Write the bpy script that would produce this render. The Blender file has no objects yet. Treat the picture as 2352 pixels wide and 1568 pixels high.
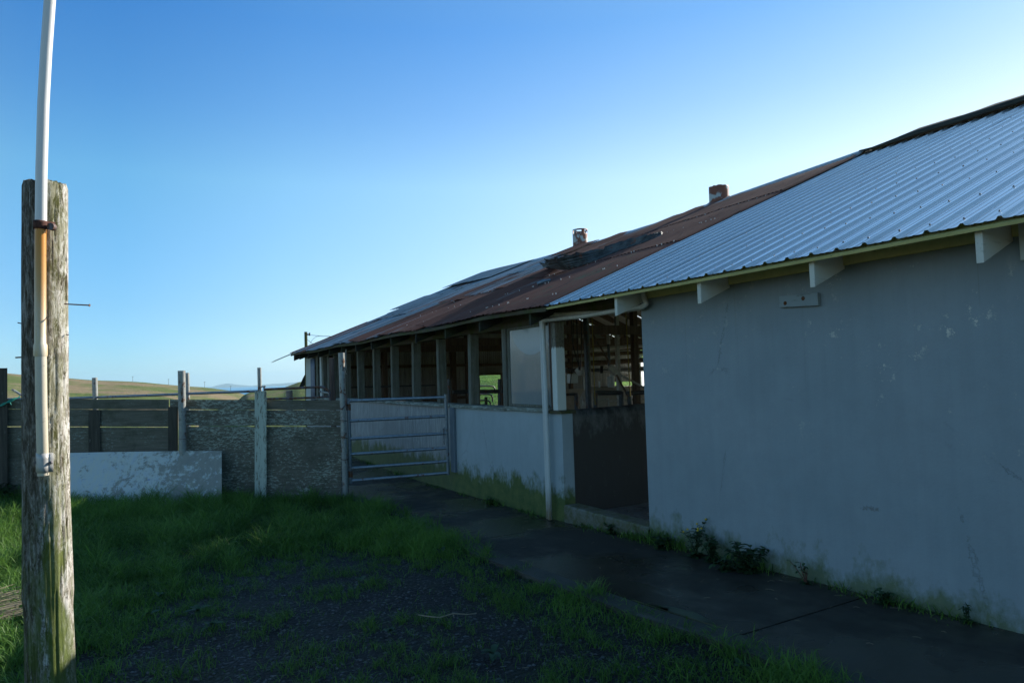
import bpy, math, random
import numpy as np
from mathutils import Vector, noise as mnoise
random.seed(7); rng = np.random.default_rng(7)
scene = bpy.context.scene
C = scene.collection
R = math.radians

# ------------------------------------------------------------------ camera
F_PX = 1568.0                       # focal length in pixels of a 2352 px wide frame
CAMH = 1.65; YAW = R(30); PITCH = math.atan((863-784)/F_PX); ROLL = .03
Fv = Vector((math.sin(YAW)*math.cos(PITCH), math.cos(YAW)*math.cos(PITCH), math.sin(PITCH)))
R0 = Vector((math.cos(YAW), -math.sin(YAW), 0)); U0 = R0.cross(Fv)
Rv = R0*math.cos(ROLL)-U0*math.sin(ROLL); Uv = U0*math.cos(ROLL)+R0*math.sin(ROLL)
cam = bpy.data.cameras.new('camera'); co = bpy.data.objects.new('camera', cam); C.objects.link(co)
from mathutils import Matrix
m = Matrix((Rv, Uv, -Fv)).transposed().to_4x4(); m.translation = Vector((0, 0, CAMH))
co.matrix_world = m
cam.sensor_width = 36; cam.lens = 36*F_PX/2352; cam.clip_start = .05; cam.clip_end = 60000
scene.camera = co
O = Vector((0, 0, CAMH))
def ray(x, y): return Fv+Rv*((x-1176)/F_PX)-Uv*((y-784)/F_PX)
def at(x, y, d): return O+ray(x, y)*d                       # a measured picture point at a depth
def atX(x, y, X): r = ray(x, y); return O+r*(X/r.x)
def atY(x, y, Y): r = ray(x, y); return O+r*(Y/r.y)
def atZ(x, y, Z): r = ray(x, y); return O+r*((Z-CAMH)/r.z)

# ------------------------------------------------------------------ light
SUN_EL = R(26.3); SUN_AZ = R(84)          # azimuth clockwise from +Y
world = bpy.data.worlds.new('World'); scene.world = world; world.use_nodes = True
wn = world.node_tree; wn.nodes.clear()
sky = wn.nodes.new('ShaderNodeTexSky'); sky.sky_type = 'NISHITA'; sky.sun_disc = False
sky.sun_elevation = SUN_EL; sky.sun_rotation = SUN_AZ
sky.air_density = 1.0; sky.dust_density = 0.1; sky.ozone_density = 6.0; sky.altitude = 0
bg = wn.nodes.new('ShaderNodeBackground'); bg.inputs[1].default_value = 0.15
tcw = wn.nodes.new('ShaderNodeTexCoord'); spw = wn.nodes.new('ShaderNodeSeparateXYZ'); crw = wn.nodes.new('ShaderNodeValToRGB')
wn.links.new(tcw.outputs['Generated'], spw.inputs[0]); wn.links.new(spw.outputs[2], crw.inputs[0])
SK = [(0.0, (.88, .76, .86)), (.10, (1.0, .80, .78)), (.27, (1.20, 1.04, .84)), (.36, (.84, .88, .85)), (.46, (.55, .77, .86)), (.62, (.72, .84, .78)), (1.0, (.80, .82, .66))]
el_ = crw.color_ramp.elements; el_[0].position = 0; el_[0].color = (*SK[0][1], 1); el_[1].position = 1; el_[1].color = (*SK[-1][1], 1)
for p_, c_ in SK[1:-1]: e_ = el_.new(p_); e_.color = (*c_, 1)
mxw = wn.nodes.new('ShaderNodeMix'); mxw.data_type = 'RGBA'; mxw.blend_type = 'MULTIPLY'; mxw.inputs[0].default_value = 1
wn.links.new(sky.outputs[0], mxw.inputs[6]); wn.links.new(crw.outputs[0], mxw.inputs[7])
wo = wn.nodes.new('ShaderNodeOutputWorld')
crx = wn.nodes.new('ShaderNodeValToRGB'); mrx = wn.nodes.new('ShaderNodeMapRange'); mrx.inputs[1].default_value = -1; mrx.inputs[2].default_value = 1; wn.links.new(spw.outputs[0], mrx.inputs[0]); wn.links.new(mrx.outputs[0], crx.inputs[0]); ex_ = crx.color_ramp.elements
TX = [(0., (.84, .87, .80)), (.34, (.76, .87, .84)), (.46, (.43, .76, .88)), (.50, (.43, .76, .88)), (.60, (.68, .89, .93)), (.70, (.86, .93, .92)), (.80, (1.08, .97, .86)), (.925, (1.22, .97, .80)), (1., (1.22, .97, .80))]
ex_[0].color = (*TX[0][1], 1); ex_[1].color = (*TX[-1][1], 1)
for p_, c_ in TX[1:-1]: e_ = ex_.new(p_); e_.color = (*c_, 1)
mx2 = wn.nodes.new('ShaderNodeMix'); mx2.data_type = 'RGBA'; mx2.blend_type = 'MULTIPLY'; mx2.inputs[0].default_value = 1
wn.links.new(mxw.outputs[2], mx2.inputs[6]); wn.links.new(crx.outputs[0], mx2.inputs[7])
wn.links.new(mx2.outputs[2], bg.inputs[0]); wn.links.new(bg.outputs[0], wo.inputs[0])
sl = bpy.data.lights.new('sun', 'SUN'); sl.energy = 5.0; sl.angle = R(.53); sl.color = (1, .94, .84)
so = bpy.data.objects.new('sun', sl); C.objects.link(so)
sd = Vector((math.cos(SUN_EL)*math.sin(SUN_AZ), math.cos(SUN_EL)*math.cos(SUN_AZ), math.sin(SUN_EL)))
so.rotation_euler = sd.to_track_quat('Z', 'Y').to_euler(); so.location = (20, 5, 20)
scene.view_settings.view_transform = 'Standard'; scene.view_settings.look = 'None'
scene.view_settings.gamma = 1; scene.view_settings.exposure = 0.82
scene.cycles.max_bounces = 8; scene.cycles.transparent_max_bounces = 24

# ------------------------------------------------------------------ material helper
class Mt:
    def __init__(s, name):
        s.m = bpy.data.materials.new(name); s.m.use_nodes = True; s.t = s.m.node_tree; s.t.nodes.clear()
        s.o = s.n('OutputMaterial'); s.geo = None
    def n(s, ty, **kw):
        x = s.t.nodes.new('ShaderNode'+ty)
        for k, v in kw.items():
            if k.startswith('i_'):
                key = k[2:]; key = int(key) if key.isdigit() else key.replace('_', ' ')
                s.put(x.inputs[key], v)
            else: setattr(x, k, v)
        return x
    def put(s, sock, v):
        if isinstance(v, bpy.types.NodeSocket): s.t.links.new(v, sock)
        else:
            if isinstance(v, (tuple, list)) and sock.type == 'RGBA' and len(v) == 3: v = (*v, 1)
            sock.default_value = v
    def pos(s):
        if not s.geo: s.geo = s.n('NewGeometry')
        return s.geo.outputs['Position']
    def co(s, sc=(1, 1, 1), rot=0, src=None):
        mp = s.n('Mapping'); s.put(mp.inputs[0], src or s.pos()); mp.inputs['Scale'].default_value = sc
        mp.inputs['Rotation'].default_value = (0, 0, rot)
        return mp.outputs[0]
    def noise(s, vec, scale=1, detail=5, rough=.6, dist=0):
        x = s.n('TexNoise'); s.put(x.inputs['Vector'], vec); x.inputs['Scale'].default_value = scale
        x.inputs['Detail'].default_value = detail; x.inputs['Roughness'].default_value = rough
        x.inputs['Distortion'].default_value = dist
        return x.outputs[0]
    def vor(s, vec, scale=1, feature='F1'):
        x = s.n('TexVoronoi', feature=feature); s.put(x.inputs['Vector'], vec); x.inputs['Scale'].default_value = scale
        return x
    def ramp(s, f, a, b, lo=0., hi=1.):
        x = s.n('MapRange'); s.put(x.inputs[0], f); x.inputs[1].default_value = a; x.inputs[2].default_value = b
        x.inputs[3].default_value = lo; x.inputs[4].default_value = hi; return x.outputs[0]
    def math(s, op, a, b=0., c=None):
        x = s.n('Math', operation=op); s.put(x.inputs[0], a); s.put(x.inputs[1], b)
        if c is not None: s.put(x.inputs[2], c)
        return x.outputs[0]
    def mix(s, f, a, b):
        x = s.n('Mix', data_type='RGBA'); s.put(x.inputs[0], f); s.put(x.inputs[6], a); s.put(x.inputs[7], b); return x.outputs[2]
    def sep(s, v=None):
        x = s.n('SeparateXYZ'); s.put(x.inputs[0], v or s.pos()); return x.outputs
    def bump(s, h, st=.5, d=.01):
        x = s.n('Bump'); s.put(x.inputs['Height'], h); x.inputs['Strength'].default_value = st; x.inputs['Distance'].default_value = d
        return x.outputs[0]
    def bsdf(s, base, rough=.7, metal=0., normal=None, alpha=None, spec=.5, **kw):
        p = s.n('BsdfPrincipled'); s.put(p.inputs['Base Color'], base); s.put(p.inputs['Roughness'], rough)
        s.put(p.inputs['Metallic'], metal); p.inputs['Specular IOR Level'].default_value = spec
        if normal is not None: s.put(p.inputs['Normal'], normal)
        if alpha is not None: s.put(p.inputs['Alpha'], alpha)
        s.t.links.new(p.outputs[0], s.o.inputs[0]); return p

SCR = (3.07, .605)
def m_wallpaint(name, base, base2, moss=.35, streak=0., peel=(.9, .95), mossh=.30):
    k = Mt(name); p = k.pos(); X, Y, Z = k.sep()
    v = k.noise(k.co((1, 1, 1)), 1.3, 4); vs = k.noise(k.co((5, 5, .35)), 1.6, 6, .65)
    col = k.mix(k.ramp(v, .3, .7), base, base2)
    mot = k.noise(k.co((1, 1, 1)), 4.5, 7, .7); col = k.mix(k.ramp(mot, .42, .68, 0, .5), col, tuple(c*.80 for c in base))
    col = k.mix(k.ramp(vs, .40, .75, 0, .20+streak*.4), col, tuple(c*.62 for c in base2))
    if streak:
        st = k.noise(k.co((22, 22, 1.6)), 1.5, 6, .75); big = k.noise(k.co((1, 1, .8)), .9, 3)
        f = k.math('MULTIPLY', k.ramp(st, .50, .62), k.ramp(big, .38, .6))
        col = k.mix(k.math('MULTIPLY', f, streak), col, (.45, .49, .50))
    # specks, small chips
    sp = k.noise(k.co((1, 1, 1)), 60, 3, .8); col = k.mix(k.ramp(sp, .68, .74, 0, .55), col, (.035, .04, .04))
    ch = k.noise(k.co((1, 1, 1)), 9, 8, .85); reg = k.noise(k.co((1, 1, 1)), 1.7, 2)
    chip = k.math('MULTIPLY', k.ramp(ch, .575, .60), k.ramp(reg, .46, .56))
    hi = k.math('MULTIPLY', k.ramp(Z, .9, 1.6), k.ramp(Y, 4.2, 2.8, .25, 1.0))
    col = k.mix(k.math('MULTIPLY', chip, hi), col, (.62, .62, .54))
    cvn = k.vor(k.co((.2, .55, .75)), 1.1, 'DISTANCE_TO_EDGE'); ck = k.math('ADD', cvn.outputs[0], k.math('MULTIPLY', k.math('SUBTRACT', ch, .5), .10))
    col = k.mix(k.math('MULTIPLY', k.ramp(k.math('ABSOLUTE', ck), .0028, .0, 0, .7), k.ramp(reg, .50, .60)), col, (.06, .065, .06))
    run = k.noise(k.co((14, 14, .25)), 1.4, 5, .7); col = k.mix(k.math('MULTIPLY', k.ramp(run, .60, .68, 0, .35), k.ramp(Z, 1.2, 2.5)), col, (.13, .125, .10))
    ey = k.math('DIVIDE', k.math('SUBTRACT', Y, SCR[0]), .09); ez_ = k.math('DIVIDE', k.math('SUBTRACT', Z, SCR[1]), .028); er = k.math('ADD', k.math('MULTIPLY', ey, ey), k.math('MULTIPLY', ez_, ez_))
    col = k.mix(k.ramp(k.math('ADD', er, k.math('MULTIPLY', k.noise(k.pos(), 28, 5, .8), 6.)), 3.6, 3.1, 0, .6), col, (.12, .12, .11))
    # darker towards the top, moss at the foot
    gr = k.noise(k.co((2.2, 2.2, 1.5)), 1.6, 7, .72)
    mh = k.math('ADD', Z, k.math('MULTIPLY', k.ramp(gr, .25, .75), -.50))
    mo = k.ramp(mh, mossh-.34, mossh-.52, 0, moss*.95)
    col = k.mix(mo, col, k.mix(k.ramp(k.noise(p, 7, 5, .7), .35, .65), (.035, .075, .006), (.095, .125, .022)))
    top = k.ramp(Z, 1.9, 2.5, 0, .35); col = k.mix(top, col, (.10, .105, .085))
    h = k.math('ADD', k.noise(p, 45, 5, .7), k.math('MULTIPLY', k.noise(p, 6, 3), 1.2))
    k.bsdf(col, .62, normal=k.bump(h, .35, .006), spec=.35); return k.m

def m_wood(name, dark, light, paint=None, pf=.5, axis=2, moss=0., rough=.85):
    k = Mt(name); sc = [26, 26, 26]; sc[axis] = 1.4
    g = k.noise(k.co(tuple(sc)), 1.0, 7, .7); col = k.mix(k.ramp(g, .32, .68), dark, light)
    sc2 = [9, 9, 9]; sc2[axis] = 1.6
    if paint:
        pn = k.noise(k.co(tuple(sc2)), 2.2, 8, .82); col = k.mix(k.ramp(pn, pf-.03, pf+.03), col, paint)
    if moss:
        mn = k.noise(k.pos(), 5, 5, .7); col = k.mix(k.ramp(mn, .46, .6, 0, moss), col, (.055, .075, .015))
    k.bsdf(col, rough, normal=k.bump(g, .6, .004), spec=.2); return k.m

def m_pipe(name, base, rust=.0, rough=.4, metal=.6):
    k = Mt(name); n = k.noise(k.pos(), 22, 4); col = k.mix(k.ramp(n, .35, .7), base, tuple(c*.7 for c in base))
    r = k.noise(k.co((4, 4, 2)), 2.2, 6, .75); f = k.ramp(r, .62-rust*.35, .70-rust*.35)
    col = k.mix(f, col, k.mix(k.noise(k.pos(), 40, 3), (.10, .035, .015), (.16, .07, .03)))
    mt = k.math('MULTIPLY', k.math('SUBTRACT', 1., f), metal)
    k.bsdf(col, k.ramp(f, 0, 1, rough, .85), metal=mt, normal=k.bump(r, .3, .002)); return k.m

M = {}
M['wall'] = m_wallpaint('painted_wall', (.285, .345, .37), (.235, .30, .325), .8)
M['wall_low'] = m_wallpaint('painted_low_wall', (.35, .43, .455), (.30, .375, .40), 1.0, mossh=.42)
M['wall_old'] = m_wallpaint('peeling_wall', (.31, .335, .335), (.22, .245, .245), .95, streak=.9, mossh=.46)
M['white_wood'] = m_wood('white_painted_wood', (.30, .31, .28), (.55, .57, .52), (.50, .54, .50), .35, 2)
M['cream_wood'] = m_wood('cream_painted_rafter', (.44, .45, .37), (.56, .57, .48), (.62, .63, .55), .42, 0)
M['grey_wood'] = m_wood('grey_wood', (.085, .085, .07), (.20, .205, .17), (.25, .27, .24), .62, 2, .25)
M['header_wood'] = m_wood('mossy_header', (.05, .045, .03), (.12, .105, .07), (.20, .21, .16), .66, 1, .75)
M['dark_wood'] = m_wood('dark_wood', (.018, .020, .018), (.05, .052, .045), None, .5, 0, .35)
M['int_wood'] = m_wood('interior_wood', (.08, .055, .04), (.18, .125, .085), None, .5, 2)
M['galv'] = m_pipe('galvanised_pipe', (.24, .30, .35), .12)
M['galv_pale'] = m_pipe('pale_galvanised_post', (.36, .38, .36), .22, .5, .35)
M['rusty'] = m_pipe('rusty_pipe', (.14, .13, .14), .5, .6, .4)
M['dark_pipe'] = m_pipe('dark_steel', (.07, .08, .085), .2, .45, .4)
M['int_pale'] = m_pipe('pale_pipe', (.45, .43, .38), .1, .5, .1)

def simple(name, col, rough=.6, metal=0., nscale=20, var=.25, **kw):
    k = Mt(name); n = k.noise(k.pos(), nscale, 4); c = k.mix(k.ramp(n, .3, .7), col, tuple(x*(1-var) for x in col))
    k.bsdf(c, rough, metal, normal=k.bump(n, .2, .003), **kw); return k.m
M['yellow'] = simple('yellow_hose', (.28, .20, .02), .6)
M['black'] = simple('black_rubber', (.012, .012, .012), .7)
M['white_plastic'] = simple('white_plastic', (.55, .57, .55), .4)
M['beige'] = simple('beige_block', (.42, .37, .28), .9, nscale=4, var=.4)
M['teal'] = simple('teal_twine', (.02, .30, .22), .6)
M['screw'] = simple('screw', (.20, .20, .20), .45, .7)

# yellow trim
k = Mt('yellow_trim'); n = k.noise(k.pos(), 5, 5, .7); c = k.mix(k.ramp(n, .35, .7), (.60, .55, .22), (.46, .43, .17))
r = k.vor(k.co((.1, 1.05, .1)), 2.3); dirt = k.noise(k.co((6, 6, 20)), 3, 5, .8)
c = k.mix(k.ramp(dirt, .60, .70, 0, .8), c, (.07, .06, .03)); k.bsdf(c, .6); M['trim'] = k.m
k = Mt('rust_spot'); k.bsdf(k.mix(k.noise(k.pos(), 90, 3), (.16, .06, .015), (.05, .02, .01)), .9); M['rustspot'] = k.m
# new metal sheet
k = Mt('new_metal_roofing'); n = k.noise(k.co((.5, 6, .5)), 1.4, 5, .6)
c = k.mix(k.ramp(n, .3, .7), (.56, .61, .63), (.47, .52, .56)); c = k.mix(k.ramp(k.noise(k.pos(), 9, 6, .8), .62, .74, 0, .35), c, (.16, .17, .18))
k.bsdf(c, k.ramp(n, .3, .7, .15, .26), .75, normal=k.bump(k.noise(k.pos(), 3, 2), .15, .01)); M['newmetal'] = k.m
# old corrugated
def m_oldroof(name, rustbias, hole=True):
    k = Mt(name); X, Y, Z = k.sep()
    st = k.noise(k.co((.55, 7.5, .55)), 1.25, 8, .72, .3); big = k.noise(k.co((.5, 1, .5)), .55, 3)
    oi = k.n('ObjectInfo'); f = k.math('ADD', st, k.math('MULTIPLY', big, .55)); f = k.math('ADD', f, k.math('MULTIPLY', oi.outputs['Random'], .16))
    f = k.math('ADD', f, k.ramp(Y, 9, 17, .20, -.06))
    rc = k.mix(k.noise(k.co((2, 30, 2)), 1.5, 5, .7), (.075, .028, .020), (.17, .060, .038))
    gc = k.mix(k.noise(k.co((1, 16, 1)), 1.5, 5), (.20, .23, .235), (.36, .40, .41))
    rf = k.ramp(f, .80-rustbias, .92-rustbias); col = k.mix(rf, gc, rc)
    ms = k.noise(k.pos(), 3, 6, .75); mb = k.math('MULTIPLY', k.ramp(ms, .5, .62), k.ramp(k.noise(k.co((.3, 1.4, .3)), 1, 2), .58, .66))
    col = k.mix(k.math('MULTIPLY', mb, .8), col, (.045, .085, .05))
    dk = k.noise(k.co((1.3, 11, 1.3)), 1.5, 7, .8); col = k.mix(k.ramp(dk, .57, .61, 0, .92), col, (.012, .010, .010))
    al = None
    if hole:
        hn = k.noise(k.co((2.2, 24, 2.2)), 1.1, 4, .7); al = k.ramp(hn, .675, .68, 1, 0)
    k.bsdf(col, k.ramp(rf, 0, 1, .42, .9), k.ramp(rf, 0, 1, .65, .05), normal=k.bump(st, .4, .004), alpha=al); return k.m
M['oldroof'] = m_oldroof('corrugated_rusty', .10)
M['oldroof_grey'] = m_oldroof('corrugated_grey', -.10)
M['torn'] = m_oldroof('corrugated_torn', -.16, False)
k = Mt('inner_corrugated'); n = k.noise(k.co((6, 6, .6)), 1.5, 6, .7); c = k.mix(k.ramp(n, .35, .7), (.34, .345, .31), (.20, .19, .165))
c = k.mix(k.ramp(k.noise(k.pos(), 3, 6, .8), .6, .7), c, (.09, .05, .03)); k.bsdf(c, .7, .2); M['incorr'] = k.m
k = Mt('soffit_sheet'); n = k.noise(k.pos(), 2, 5); c = k.mix(k.ramp(n, .35, .7), (.62, .60, .53), (.42, .39, .33)); k.bsdf(c, .7); M['soffit'] = k.m
# pvc
def m_pvc(name, stain=.0):
    k = Mt(name); n = k.noise(k.co((12, 12, 1.1)), 1.6, 6, .7)
    c = k.mix(k.ramp(n, .35, .7), (.62, .62, .56), (.50, .50, .43))
    if stain:
        Zs = k.sep()[2]; c = k.mix(k.ramp(n, .30, .60, .25, stain), c, (.62, .40, .14)); c = k.mix(k.math('MULTIPLY', k.ramp(Zs, 1.9, 2.45), k.ramp(n, .25, .5, .4, 1)), c, (.60, .24, .03))
    d = k.noise(k.pos(), 12, 6, .8); c = k.mix(k.ramp(d, .60, .72, 0, .8), c, (.10, .085, .05))
    k.bsdf(c, .38, normal=k.bump(d, .1, .002)); return k.m
M['pvc'] = m_pvc('pvc_pipe'); M['pvc_stained'] = m_pvc('stained_conduit', .75)
k = Mt('upper_conduit'); d = k.noise(k.pos(), 26, 6, .8); X, Y, Z = k.sep()
c = k.mix(k.ramp(d, .64, .72, 0, .8), (.66, .66, .64), (.10, .09, .06)); k.bsdf(c, .35); M['pvc_white'] = k.m
k = Mt('downpipe'); d = k.noise(k.co((9, 9, 1)), 1.4, 6, .75); X, Y, Z = k.sep()
c = k.mix(k.ramp(d, .5, .75, 0, .5), (.52, .57, .56), (.30, .32, .28)); c = k.mix(k.math('MULTIPLY', k.ramp(Z, .25, -.1), k.ramp(d, .38, .52)), c, (.16, .13, .07))
k.bsdf(c, .4); M['downpipe'] = k.m
# pole
k = Mt('weathered_pole'); t = k.n('TexCoord').outputs['Object']; X, Y, Z = k.sep(t)
g = k.noise(k.co((48, 48, 6), src=t), 1, 9, .8); g2 = k.noise(k.co((18, 18, 6.5), src=t), 1.5, 9, .80, .8)
c = k.mix(k.ramp(g, .38, .56), (.055, .043, .030), (.46, .42, .35)); c = k.mix(k.ramp(g2, .49, .55), c, (.70, .67, .62)); c = k.mix(k.ramp(k.noise(k.co((11, 11, 3.4), src=t), 1.5, 8, .8), .54, .60), c, (.075, .060, .038))
c = k.mix(k.ramp(k.noise(k.co((60, 60, 9), src=t), 1, 4, .6), .36, .30), c, (.02, .016, .012))
# moss streak down the camera side below and beside the conduit
mn = k.noise(k.co((7, 7, 1.6), src=t), 1.6, 7, .75)
drk = k.ramp(X, -.015, -.06); c = k.mix(k.math('MULTIPLY', drk, k.ramp(g, .72, .45, .1, .85)), c, (.065, .052, .036))  # left side darkened: its shade and darker wood painted into the colour
side = k.ramp(k.math('ABSOLUTE', k.math('ADD', X, -.012)), .09, .01)
mz = k.ramp(Z, 1.35, .75, .45, 1.0)
mf = k.math('MULTIPLY', k.ramp(k.math('ADD', mn, k.math('MULTIPLY', side, .26)), .60, .72), mz)
c = k.mix(k.math('MULTIPLY', mf, .85), c, k.mix(g, (.07, .085, .015), (.22, .26, .05)))
low = k.math('MULTIPLY', k.ramp(Z, 1.2, .3), k.ramp(mn, .42, .52)); c = k.mix(k.math('MULTIPLY', low, .7), c, (.10, .14, .03))
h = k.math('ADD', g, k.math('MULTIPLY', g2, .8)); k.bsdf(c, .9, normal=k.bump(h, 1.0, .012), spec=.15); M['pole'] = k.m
# fence
def m_fence(name, fl, dens):
    k = Mt(name); d = R(-30)
    mp = k.co((1, 1, 1), rot=R(30)); 
    fl1 = k.noise(k.co((15, 15, 44), src=mp), 1.0, 7, .80); fl2 = k.noise(k.co((1, 1, 1)), 1.6, 3)
    g = k.noise(k.co((2.5, 2.5, 45), src=mp), 1, 6, .7)
    c = k.mix(k.ramp(g, .3, .7), (.10, .092, .070), (.20, .185, .145))
    th = k.math('ADD', fl1, k.math('MULTIPLY', k.math('SUBTRACT', fl2, .5), .35))
    c = k.mix(k.ramp(th, dens, dens+.05, 0, .85), c, fl)
    Z = k.sep()[2]; c = k.mix(k.ramp(k.noise(k.pos(), 3, 5, .7), .5, .68, 0, .45), c, (.045, .055, .03))
    k.bsdf(c, .9, normal=k.bump(fl1, .6, .004), spec=.15); return k.m
M['fence'] = m_fence('flaking_fence_board', (.42, .46, .38), .53)
M['fence_dark'] = m_fence('dark_fence_board', (.30, .34, .29), .58)
M['fence_post'] = m_wood('flaking_fence_post', (.13, .12, .085), (.24, .23, .17), (.50, .55, .46), .46, 2)
M['fence_post_dark'] = m_wood('dark_fence_post', (.04, .036, .03), (.10, .09, .07), (.17, .18, .16), .63, 2)
k = Mt('painted_plywood'); g = k.noise(k.pos(), 2.6, 9, .80, .5); s1 = k.noise(k.co((12, 12, 2)), 1.4, 5, .7); s2 = k.noise(k.pos(), 1.1, 2)
c = k.mix(k.ramp(s1, .3, .7), (.46, .52, .56), (.55, .56, .47)); X, Y, Z = k.sep()
bl = k.noise(k.co((3, 3, 14), rot=.5), 1.2, 6, .8); c = k.mix(k.ramp(bl, .60, .66, 0, .8), c, (.14, .22, .42))
f = k.math('ADD', k.math('ADD', k.math('MULTIPLY', g, .72), k.math('MULTIPLY', k.noise(k.co((14, 14, 20)), 1, 5, .8), .28)), k.ramp(X, -1.1, 1.2, -.09, .085)); c = k.mix(k.ramp(f, .505, .55, 0, .85), c, k.mix(s1, (.15, .14, .11), (.30, .29, .24)))
k.bsdf(c, .6, normal=k.bump(g, .3, .003)); M['ply'] = k.m
# glass/plastic window sheet with an arc shaped lighter area
k = Mt('clouded_pane'); t = k.n('TexCoord').outputs['Object']; X, Y, Z = k.sep()
dy = k.math('SUBTRACT', Y, 7.78); dz = k.math('SUBTRACT', Z, 2.42); rr = k.math('SQRT', k.math('ADD', k.math('MULTIPLY', k.math('MULTIPLY', dy, dy), .8), k.math('MULTIPLY', dz, dz)))
arc = k.ramp(rr, .50, .485); n = k.noise(k.co((4, 14, 3)), 1.5, 6, .75); n2 = k.noise(k.pos(), 22, 4, .8)
c = k.mix(arc, (.20, .235, .24), (.33, .40, .42)); c = k.mix(k.ramp(n, .55, .72, 0, .4), c, (.30, .33, .34)); c = k.mix(k.ramp(n2, .68, .73, 0, .5), c, (.06, .07, .07))
p = k.bsdf(c, k.ramp(arc, 0, 1, .18, .5), 0, normal=k.bump(k.noise(k.pos(), 1.8, 2), .12, .02), spec=.5); p.inputs['Coat Weight'].default_value = .5; p.inputs['Coat Roughness'].default_value = .08; M['pane'] = k.m
k = Mt('frosted_window'); tr = k.n('BsdfTranslucent', i_Color=(.9, .9, .9)); df = k.n('BsdfTransparent', i_Color=(.9, .92, .95)); mx = k.n('MixShader', i_0=.5)
k.t.links.new(tr.outputs[0], mx.inputs[1]); k.t.links.new(df.outputs[0], mx.inputs[2]); k.t.links.new(mx.outputs[0], k.o.inputs[0]); M['frost'] = k.m
# concrete
def m_conc(name, a, b, wet=.4, grain=1.):
    k = Mt(name); n = k.noise(k.pos(), .9, 5, .6); f = k.noise(k.pos(), 120, 3, .8); mm = k.noise(k.pos(), 4.5, 7, .75)
    c = k.mix(k.ramp(n, .35, .65), a, b); c = k.mix(k.ramp(mm, .45, .7, 0, .5), c, tuple(x*.5 for x in a))
    c = k.mix(k.ramp(f, .66, .72, 0, .6), c, (.10, .10, .095))
    w = k.noise(k.pos(), .75, 4, .55); rg = k.ramp(w, .44, .58, .16 if wet else .7, .75)
    cv = k.vor(k.co((1, .6, 1), src=None), .55, 'DISTANCE_TO_EDGE'); wob = k.math('ADD', cv.outputs[0], k.math('MULTIPLY', k.math('SUBTRACT', mm, .5), .12)); c = k.mix(k.ramp(k.math('ABSOLUTE', wob), .006, .0, 0, .8), c, (.008, .008, .007)); st_ = k.noise(k.co((1, .35, 1)), 3.1, 6, .7); c = k.mix(k.ramp(st_, .56, .66, 0, .45), c, tuple(min(1, x*2.2) for x in b))
    k.bsdf(c, rg, normal=k.bump(k.math('ADD', f, k.math('MULTIPLY', mm, 2)), .5*grain, .004), spec=.35); return k.m
M['walk'] = m_conc('wet_concrete', (.030, .026, .020), (.050, .044, .034))
M['walk_edge'] = m_conc('rough_concrete_edge', (.05, .05, .042), (.075, .072, .06), 0, 2)
M['patch'] = m_conc('mossy_concrete', (.085, .095, .06), (.11, .12, .075), 0, 2)
M['floor'] = m_conc('barn_floor', (.14, .14, .135), (.21, .21, .20))
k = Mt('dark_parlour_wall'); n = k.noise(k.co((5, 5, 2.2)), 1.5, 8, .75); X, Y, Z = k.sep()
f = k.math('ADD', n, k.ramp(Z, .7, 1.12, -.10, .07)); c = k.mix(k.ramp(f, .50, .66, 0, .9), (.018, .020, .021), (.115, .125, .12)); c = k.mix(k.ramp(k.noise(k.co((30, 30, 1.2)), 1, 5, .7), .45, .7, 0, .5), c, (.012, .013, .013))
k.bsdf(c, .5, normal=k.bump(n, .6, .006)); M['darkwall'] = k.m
k = Mt('mossy_curb'); n = k.noise(k.co((5, 5, 5)), 1.5, 6, .75); n2 = k.noise(k.pos(), 50, 4); c = k.mix(k.ramp(n, .38, .6), (.15, .16, .14), (.065, .075, .02))
k.bsdf(c, .8, normal=k.bump(n2, .4, .004)); M['curb'] = k.m
# ground
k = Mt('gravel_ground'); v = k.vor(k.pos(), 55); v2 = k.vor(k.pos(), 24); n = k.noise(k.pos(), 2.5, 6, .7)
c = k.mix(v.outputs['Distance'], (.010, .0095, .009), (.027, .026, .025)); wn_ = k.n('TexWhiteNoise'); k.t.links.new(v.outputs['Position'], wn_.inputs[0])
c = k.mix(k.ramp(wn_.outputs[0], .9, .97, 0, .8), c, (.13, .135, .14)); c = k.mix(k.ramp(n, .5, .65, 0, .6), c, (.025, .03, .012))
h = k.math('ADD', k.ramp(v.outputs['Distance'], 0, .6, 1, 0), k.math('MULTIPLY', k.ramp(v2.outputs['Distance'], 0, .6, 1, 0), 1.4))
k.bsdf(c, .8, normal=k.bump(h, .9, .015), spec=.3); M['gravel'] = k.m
def m_terrain(name, g1, g2, br, bias, sc):
    k = Mt(name); a = k.noise(k.co((sc, sc, sc*6)), 1., 7, .72); b = k.noise(k.co((sc*3, sc*3, sc*10)), 1.3, 6, .75); f2 = k.noise(k.co((sc*14,)*3), 1, 5, .8)
    c = k.mix(k.ramp(b, .35, .65), g1, g2); c = k.mix(k.ramp(a, .50+bias, .58+bias), c, br); mead = k.math('MULTIPLY', k.ramp(k.math('SUBTRACT', k.sep()[0], k.math('MULTIPLY', k.sep()[1], .33)), 0, 8), k.ramp(a, .62, .50)); c = k.mix(mead, c, k.mix(b, (.10, .20, .02), (.17, .30, .045))); c = k.mix(k.ramp(f2, .56, .68, 0, .6), c, tuple(x*.35 for x in g1))
    k.bsdf(c, .95, normal=k.bump(k.math('ADD', b, f2), .8, .5/sc*.04), spec=.1); return k.m
M['terrain'] = m_terrain('hill_grass', (.080, .115, .028), (.13, .15, .05), (.22, .17, .10), -.025, .016)
M['pasture'] = m_terrain('pasture_grass', (.070, .105, .028), (.13, .16, .05), (.17, .145, .08), .0, .05)
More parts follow.
